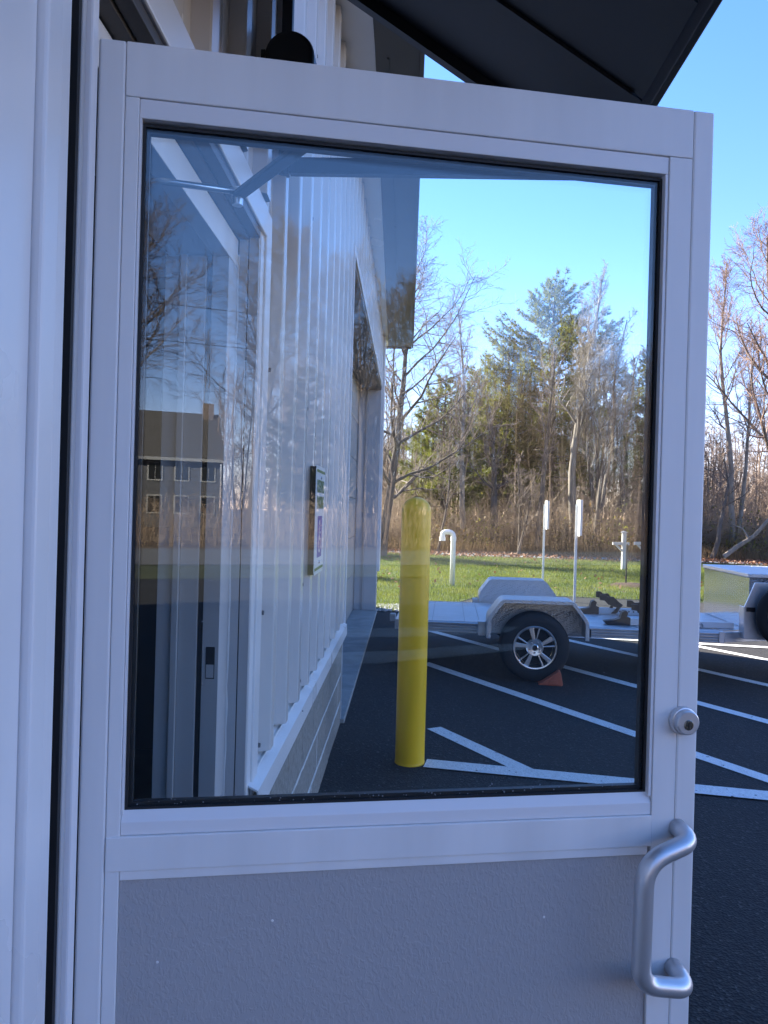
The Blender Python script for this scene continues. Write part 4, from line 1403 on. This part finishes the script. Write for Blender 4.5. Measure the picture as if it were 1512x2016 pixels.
# bare trees one can tell apart
place_bare('bare_tree', 'wide spreading bare tree beside the building corner with long low limbs',
           (ground_x(752, 25), 25, 0), bare_tree(21, top_h(838, 490, 25) * 0.98, 0.17, 1.25, 0.16, 24, 11, lean=(0.03, 0), upright=0.30), m_bark, m_twig)
place_bare('bare_tree', 'slender bare tree with narrow pointed crown left of the pines',
           (ground_x(912, 31), 31, 0), bare_tree(22, top_h(945, 598, 31), 0.14, 0.55, 0.25, 21, 9, lean=(0.035, 0), upright=0.8), m_bark_l, m_twig)
place_bare('bare_tree', 'dark thick trunked bare tree in front of the dark pine',
           (ground_x(974, 31), 31, 0), bare_tree(23, top_h(985, 790, 31), 0.19, 0.7, 0.28, 18, 9, upright=0.6), m_bark, m_twig)
place_bare('bare_tree', 'thin straight dark bare trunk left of the two sign posts',
           (ground_x(1055, 30), 30, 0), bare_tree(24, top_h(1058, 690, 30), 0.12, 0.6, 0.35, 17, 9, upright=0.6), m_bark, m_twig)
place_bare('bare_tree', 'tallest pale bare tree rising in front of the tallest pine',
           (ground_x(1127, 32), 32, 0), bare_tree(25, top_h(1143, 545, 32), 0.19, 0.72, 0.34, 22, 10, upright=0.75, lean=(0.0, 0)), m_bark_l, m_twig_l)
place_bare('bare_tree', 'clump of several bare trunks right of the sign posts',
           (ground_x(1172, 31), 31, 0), bare_tree(26, top_h(1192, 618, 31), 0.13, 0.6, 0.3, 16, 9, forks=4, upright=0.7), m_bark, m_twig_l)
place_bare('bare_tree', 'bare tree with fan of pale upper twigs left of the blue green pine',
           (ground_x(1222, 34), 34, 0), bare_tree(27, top_h(1238, 650, 34), 0.14, 0.8, 0.3, 18, 9, upright=0.6), m_bark, m_twig_l)
place_bare('bare_tree', 'twin trunked bare tree behind the trailer storage box',
           (ground_x(1447, 31), 31, 0), bare_tree(28, top_h(1462, 500, 31), 0.13, 0.6, 0.42, 17, 9, forks=2, upright=0.7), m_bark_l, m_twig_r)
place_bare('bare_tree', 'big bare tree past the right picture edge with reddish twigs fanning upward',
           (ground_x(1560, 27), 27, 0), bare_tree(29, top_h(1500, 465, 27), 0.20, 1.05, 0.2, 22, 10, lean=(-0.06, 0), upright=0.6), m_bark, m_twig_r)
place_bare('bare_tree', 'low crooked bare tree beside the door edge above the storage box',
           (ground_x(1398, 29), 29, 0), bare_tree(30, 4.6, 0.10, 0.9, 0.3, 12, 8, lean=(0.15, 0), upright=0.3, wob=0.16), m_bark, m_twig)
place_bare('bare_tree', 'small bare sapling leaning behind the vent pipe',
           (ground_x(860, 29), 29, 0), bare_tree(31, 5.2, 0.06, 0.7, 0.25, 13, 8, lean=(0.25, 0), upright=0.5), m_bark, m_twig)
place_bare('bare_tree', 'forked bare shrub tree between the vent pipe and the left sign post',
           (ground_x(1018, 28.5), 28.5, 0), bare_tree(32, 3.6, 0.07, 0.9, 0.2, 12, 8, forks=2, upright=0.5), m_bark, m_twig)
# leaning dead limb at the right
dl = thing('fallen_limb', 'pale dead limb leaning up to the right behind the storage box', 'branch', (ground_x(1425, 28.5), 28.5, 0))
tb = Tubes()
tb.add(np.array([(0, 0, 0.15), (0.5, 0, 0.55), (1.1, 0.05, 0.95), (1.7, 0.0, 1.7), (2.4, 0, 2.6)]), [0.09, 0.085, 0.07, 0.06, 0.03], 7)
tb.add(np.array([(0.9, 0, 0.82), (0.7, 0.1, 1.2), (0.3, 0.1, 1.35)]), [0.05, 0.035, 0.02], 5)
tb.obj('limb', m_bark_l, dl)

# the wood behind, one mass of thin trunks and twigs
def wood_mass(name, seed, n, xf, yr, hr, m, twig=7):
    g = np.random.default_rng(seed)
    bt = Tubes()
    Y = g.uniform(*yr, n)
    X = xf(g, Y)
    H = g.uniform(*hr, n) * (0.75 + 0.3 * np.abs(Y) / 55)
    P = np.zeros((n, 7, 3))
    P[:, :, 0] = X[:, None] + np.cumsum(g.normal(0, 0.13, (n, 7)), 1)
    P[:, :, 1] = Y[:, None] + np.cumsum(g.normal(0, 0.13, (n, 7)), 1)
    P[:, :, 2] = np.linspace(-0.02, 1, 7)[None] * H[:, None]
    bt.batch(P, g.uniform(0.04, 0.11, (n, 1)) * np.linspace(1, 0.2, 7)[None], 5)
    nb = 26
    u = g.uniform(0.12, 1, (n, nb)) * 5.99
    i = u.astype(int)
    I = np.arange(n)[:, None]
    f = (u - i)[..., None]
    q = P[I, i] * (1 - f) + P[I, i + 1] * f
    a = g.uniform(0, 2 * PI, (n, nb))
    L = g.uniform(0.7, 2.1, (n, nb)) * (1.25 - 0.12 * u)
    e = unit(np.stack([np.cos(a), np.sin(a), g.uniform(0.3, 1.5, (n, nb))], -1))
    q1 = q + e * (L * 0.5)[..., None] + g.normal(0, 0.08, (n, nb, 3))
    q2 = q + e * L[..., None]
    B = np.stack([q, q1, q2], 2).reshape(-1, 3, 3)
    bt.batch(B, np.full((len(B), 1), 1.0) * np.array([[0.02, 0.014, 0.008]]))
    nB = len(B)
    w = g.uniform(0.15, 1, (nB, twig, 1))
    s0 = B[:, None, 0] + (B[:, None, 2] - B[:, None, 0]) * w
    e2 = unit((B[:, None, 2] - B[:, None, 0]) / 1.2 + g.normal(0, 0.75, (nB, twig, 3)))
    s1 = s0 + e2 * g.uniform(0.3, 0.95, (nB, twig, 1))
    T = np.stack([s0, s1], 2).reshape(-1, 2, 3)
    bt.batch(T, np.full((len(T), 1), 1.0) * np.array([[0.008, 0.005]]))
    return bt.obj(name, m, kind='stuff')


wood_mass('distant_wood', 5, 620, lambda g, Y: g.uniform(-0.06 * Y - 5, 0.52 * Y + 9), (43, 78), (5.0, 8.5), m_twig)

# undergrowth along the wood edge
g = np.random.default_rng(6)
bs = Tubes()
def brush(tb, n, X, Y, hs_, nsub):
    H = g.uniform(0.4, 1.7, n) * hs_
    a = g.uniform(0, 2 * PI, n)
    ln = g.uniform(0.05, 0.8, n) * H
    d = np.stack([np.cos(a) * ln, np.sin(a) * ln, H], 1)
    p0 = np.stack([X, Y, np.full(n, -0.03)], 1)
    p1 = p0 + d * np.array([0.35, 0.35, 0.6])
    p2 = p0 + d
    r = g.uniform(0.0045, 0.010, (n, 1))
    tb.batch(np.stack([p0, p1, p2], 1), r * np.array([[1, .8, .5]]))
    w = g.random((n, nsub, 1))
    s0 = p1[:, None] + (p2 - p1)[:, None] * w
    e = g.normal(0, 1, (n, nsub, 3))
    e[..., 2] = np.abs(e[..., 2]) * 0.8
    s1 = s0 + unit(e) * g.uniform(0.2, 0.7, (n, nsub, 1))
    tb.batch(np.stack([s0, s1], 2).reshape(-1, 2, 3), np.repeat(r, nsub, 0) * np.array([[.6, .35]]))
n = 15000
Y = 30.2 + np.abs(g.normal(0, 7.0, n))
X = g.uniform(-0.06 * Y - 3, 0.50 * Y + 6)
brush(bs, n, X, Y, (0.7 + 1.6 * g.random(n) ** 3) * (0.55 + np.clip((Y - 29) / 4, 0, 1) * 0.7), 4)
bs.obj('undergrowth', m_brush, kind='stuff')
n = 46000
yy = 29.5 + np.abs(g.normal(0, 4.5, n))
xx = g.uniform(-5, 26, n)
clump = np.sin(xx * 1.9 + 1.3 * np.sin(yy)) * np.sin(xx * 0.7 + 2)
zz = np.abs(g.normal(0, 0.55, n)) * (1.0 + 0.7 * clump)
v = leaves('x', np.stack([xx, yy, np.abs(zz)], 1), 0.02, 0.055, None, 0.8)
mi = (clump + g.normal(0, 0.5, n) > 0.45).astype(int)
quick_mesh('undergrowth_leaves', v, np.arange(len(v)).reshape(-1, 4), [m_brushleaf, m_brushleaf_y], kind='stuff', mi=mi)
# tall straw grass fringe
n = 16000
yy = 28.9 + np.abs(g.normal(0, 1.2, n))
xx = g.uniform(-5, 24, n)
blades('straw_grass', np.stack([xx, yy, np.zeros(n)], 1), 0.15, 0.6, 0.009, mat('straw', (0.27, 0.185, 0.10), 0.8, col2=(0.20, 0.12, 0.065), vscale=1.2, trans=0.4), 0.6)

# ================================================================== BEHIND THE CAMERA (mirrored in the glass)
m_clap = mat('grey_clapboard', (0.075, 0.075, 0.08), 0.7, var=0.06)
m_roofsh = mat('roof_shingles', (0.065, 0.06, 0.055), 0.9, var=0.2, vscale=6)
m_wtrim = mat('house_trim_white', (0.27, 0.27, 0.265), 0.5)
m_pane = mat('dark_window', (0.02, 0.022, 0.025), 0.08)
m_brick = mat('chimney_brick', (0.17, 0.135, 0.12), 0.85, var=0.2, vscale=6)
hs = thing('house', 'grey clapboard house with dark roof and white window trim mirrored in the door glass', 'house', (3.2, -50.0, 0), PI)
MB().box(-4.2, 4.2, 0, 7, 0, 4.6).build('wall', m_clap, hs)
rfh = MB().prism([(-0.4, 4.55), (3.5, 8.0), (7.4, 4.55), (7.4, 4.4), (-0.4, 4.4)], 'x', -4.5, 4.5).build('roof', m_roofsh, hs)
MB().box(-4.1, -3.4, 3.0, 3.7, 6.9, 8.7).build('chimney', m_brick, rfh)
MB().box(-4.5, 4.5, -0.46, -0.401, 4.38, 4.58).build('eaves_board', m_wtrim, hs)
for lx2 in (-3.4, -1.7, 0.0, 1.7, 3.4):
    for z0 in (0.9, 3.05):
        w_ = MB().box(lx2 - 0.5, lx2 + 0.5, -0.05, 0.02, z0, z0 + 1.25).build('window', m_wtrim, hs)
        MB().box(lx2 - 0.40, lx2 - 0.02, -0.06, -0.051, z0 + 0.1, z0 + 1.15).build('pane', m_pane, w_)
        MB().box(lx2 + 0.02, lx2 + 0.40, -0.06, -0.051, z0 + 0.1, z0 + 1.15).build('pane', m_pane, w_)

t_a = place_bare('bare_tree', 'broad bare tree across the road, its dense twigs mirrored at the left of the glass',
                 (0.3, -27.5, 0), bare_tree(41, 13.0, 0.17, 1.05, 0.40, 30, 12, n3=8, n4=5, upright=0.45, twig_r=0.0046), m_bark, m_twig_d, 'bare trees across the road')
copy_tree(t_a, 'bare tree across the road mirrored over the white door frame strip', (5.6, -29.5, 0), 2.1, 0.95, 'bare trees across the road')
copy_tree(t_a, 'bare tree across the road mirrored over the ribbed siding', (9.8, -28.0, 0), 4.0, 0.85, 'bare trees across the road')
copy_tree(t_a, 'bare tree across the road mirrored near the far bay opening', (14.5, -31.0, 0), 5.2, 0.9, 'bare trees across the road')
copy_tree(t_a, 'bare tree across the road mirrored over the bollard and pines', (20.5, -29.0, 0), 0.7, 0.8, 'bare trees across the road')
copy_tree(t_a, 'bare tree across the road mirrored over the right half of the wood', (27.5, -31.0, 0), 3.0, 0.8, 'bare trees across the road')
copy_tree(t_a, 'bare tree across the road standing left of the mirrored house', (-5.5, -30.0, 0), 1.3, 0.9, 'bare trees across the road')
copy_tree(t_a, 'bare tree across the road close beside the broad one, mirrored left of the house chimney', (-1.2, -33.0, 0), 3.7, 1.0, 'bare trees across the road')
P = pine(45, 8.5, 0.2, 2.6, low=0.1, nwh=18)
tp = thing('pine_tree', 'dark pine across the road beside the mirrored house', 'tree', (9.6, -36, 0), 0)
P[0].obj('trunk', m_pinebark, tp)
quick_mesh('crown', P[1], np.arange(len(P[1])).reshape(-1, 3), m_needle, tp)
copy_tree(tp, 'dark pine across the road mirrored behind the parking sign', (13.0, -38, 0), 2.0, 1.05)
b2 = Tubes()
n = 4000
brush(b2, n, g.uniform(-14, 45, n), -26.2 - np.abs(g.normal(0, 2.5, n)), 1.2, 3)
b2.obj('roadside_brush', m_brush, kind='stuff')
wood_mass('wood_across_road', 8, 760, lambda g, Y: np.where(g.random(len(Y)) < 0.93, g.uniform(7.0, 62, len(Y)), g.uniform(-30, -4, len(Y))), (-64, -31), (8.0, 14.5), m_twig)
# roadside wires on two poles
for X in (-22, 26):
    p_ = thing('utility_pole', 'wooden utility pole across the road, %s of the mirrored house' % ('left' if X < 0 else 'far right'), 'pole', (X, -25.6, 0))
    MB().lathe([(0.16, -0.2), (0.11, 10.0), (0, 10.02)], (0, 0, 0), 'z', 10).build('pole', m_bark, p_)
    MB().box(-0.06, 0.06, -1.1, 1.1, 9.2, 9.35).build('crossarm', m_bark, p_)
for (z, dz, lab) in ((9.38, 0.9, 'upper black wire strung along the road, mirrored in the glass'), (7.9, 0.7, 'lower black wire strung along the road, mirrored in the glass')):
    xs = np.linspace(-22, 26, 25)
    pts = [(x, -25.6, z - dz * (1 - ((x - 2) / 24) ** 2)) for x in xs]
    tag(MB().tube(pts, 0.014, 5).build('wire', m_black), lab, 'wire', 'roadside wires')
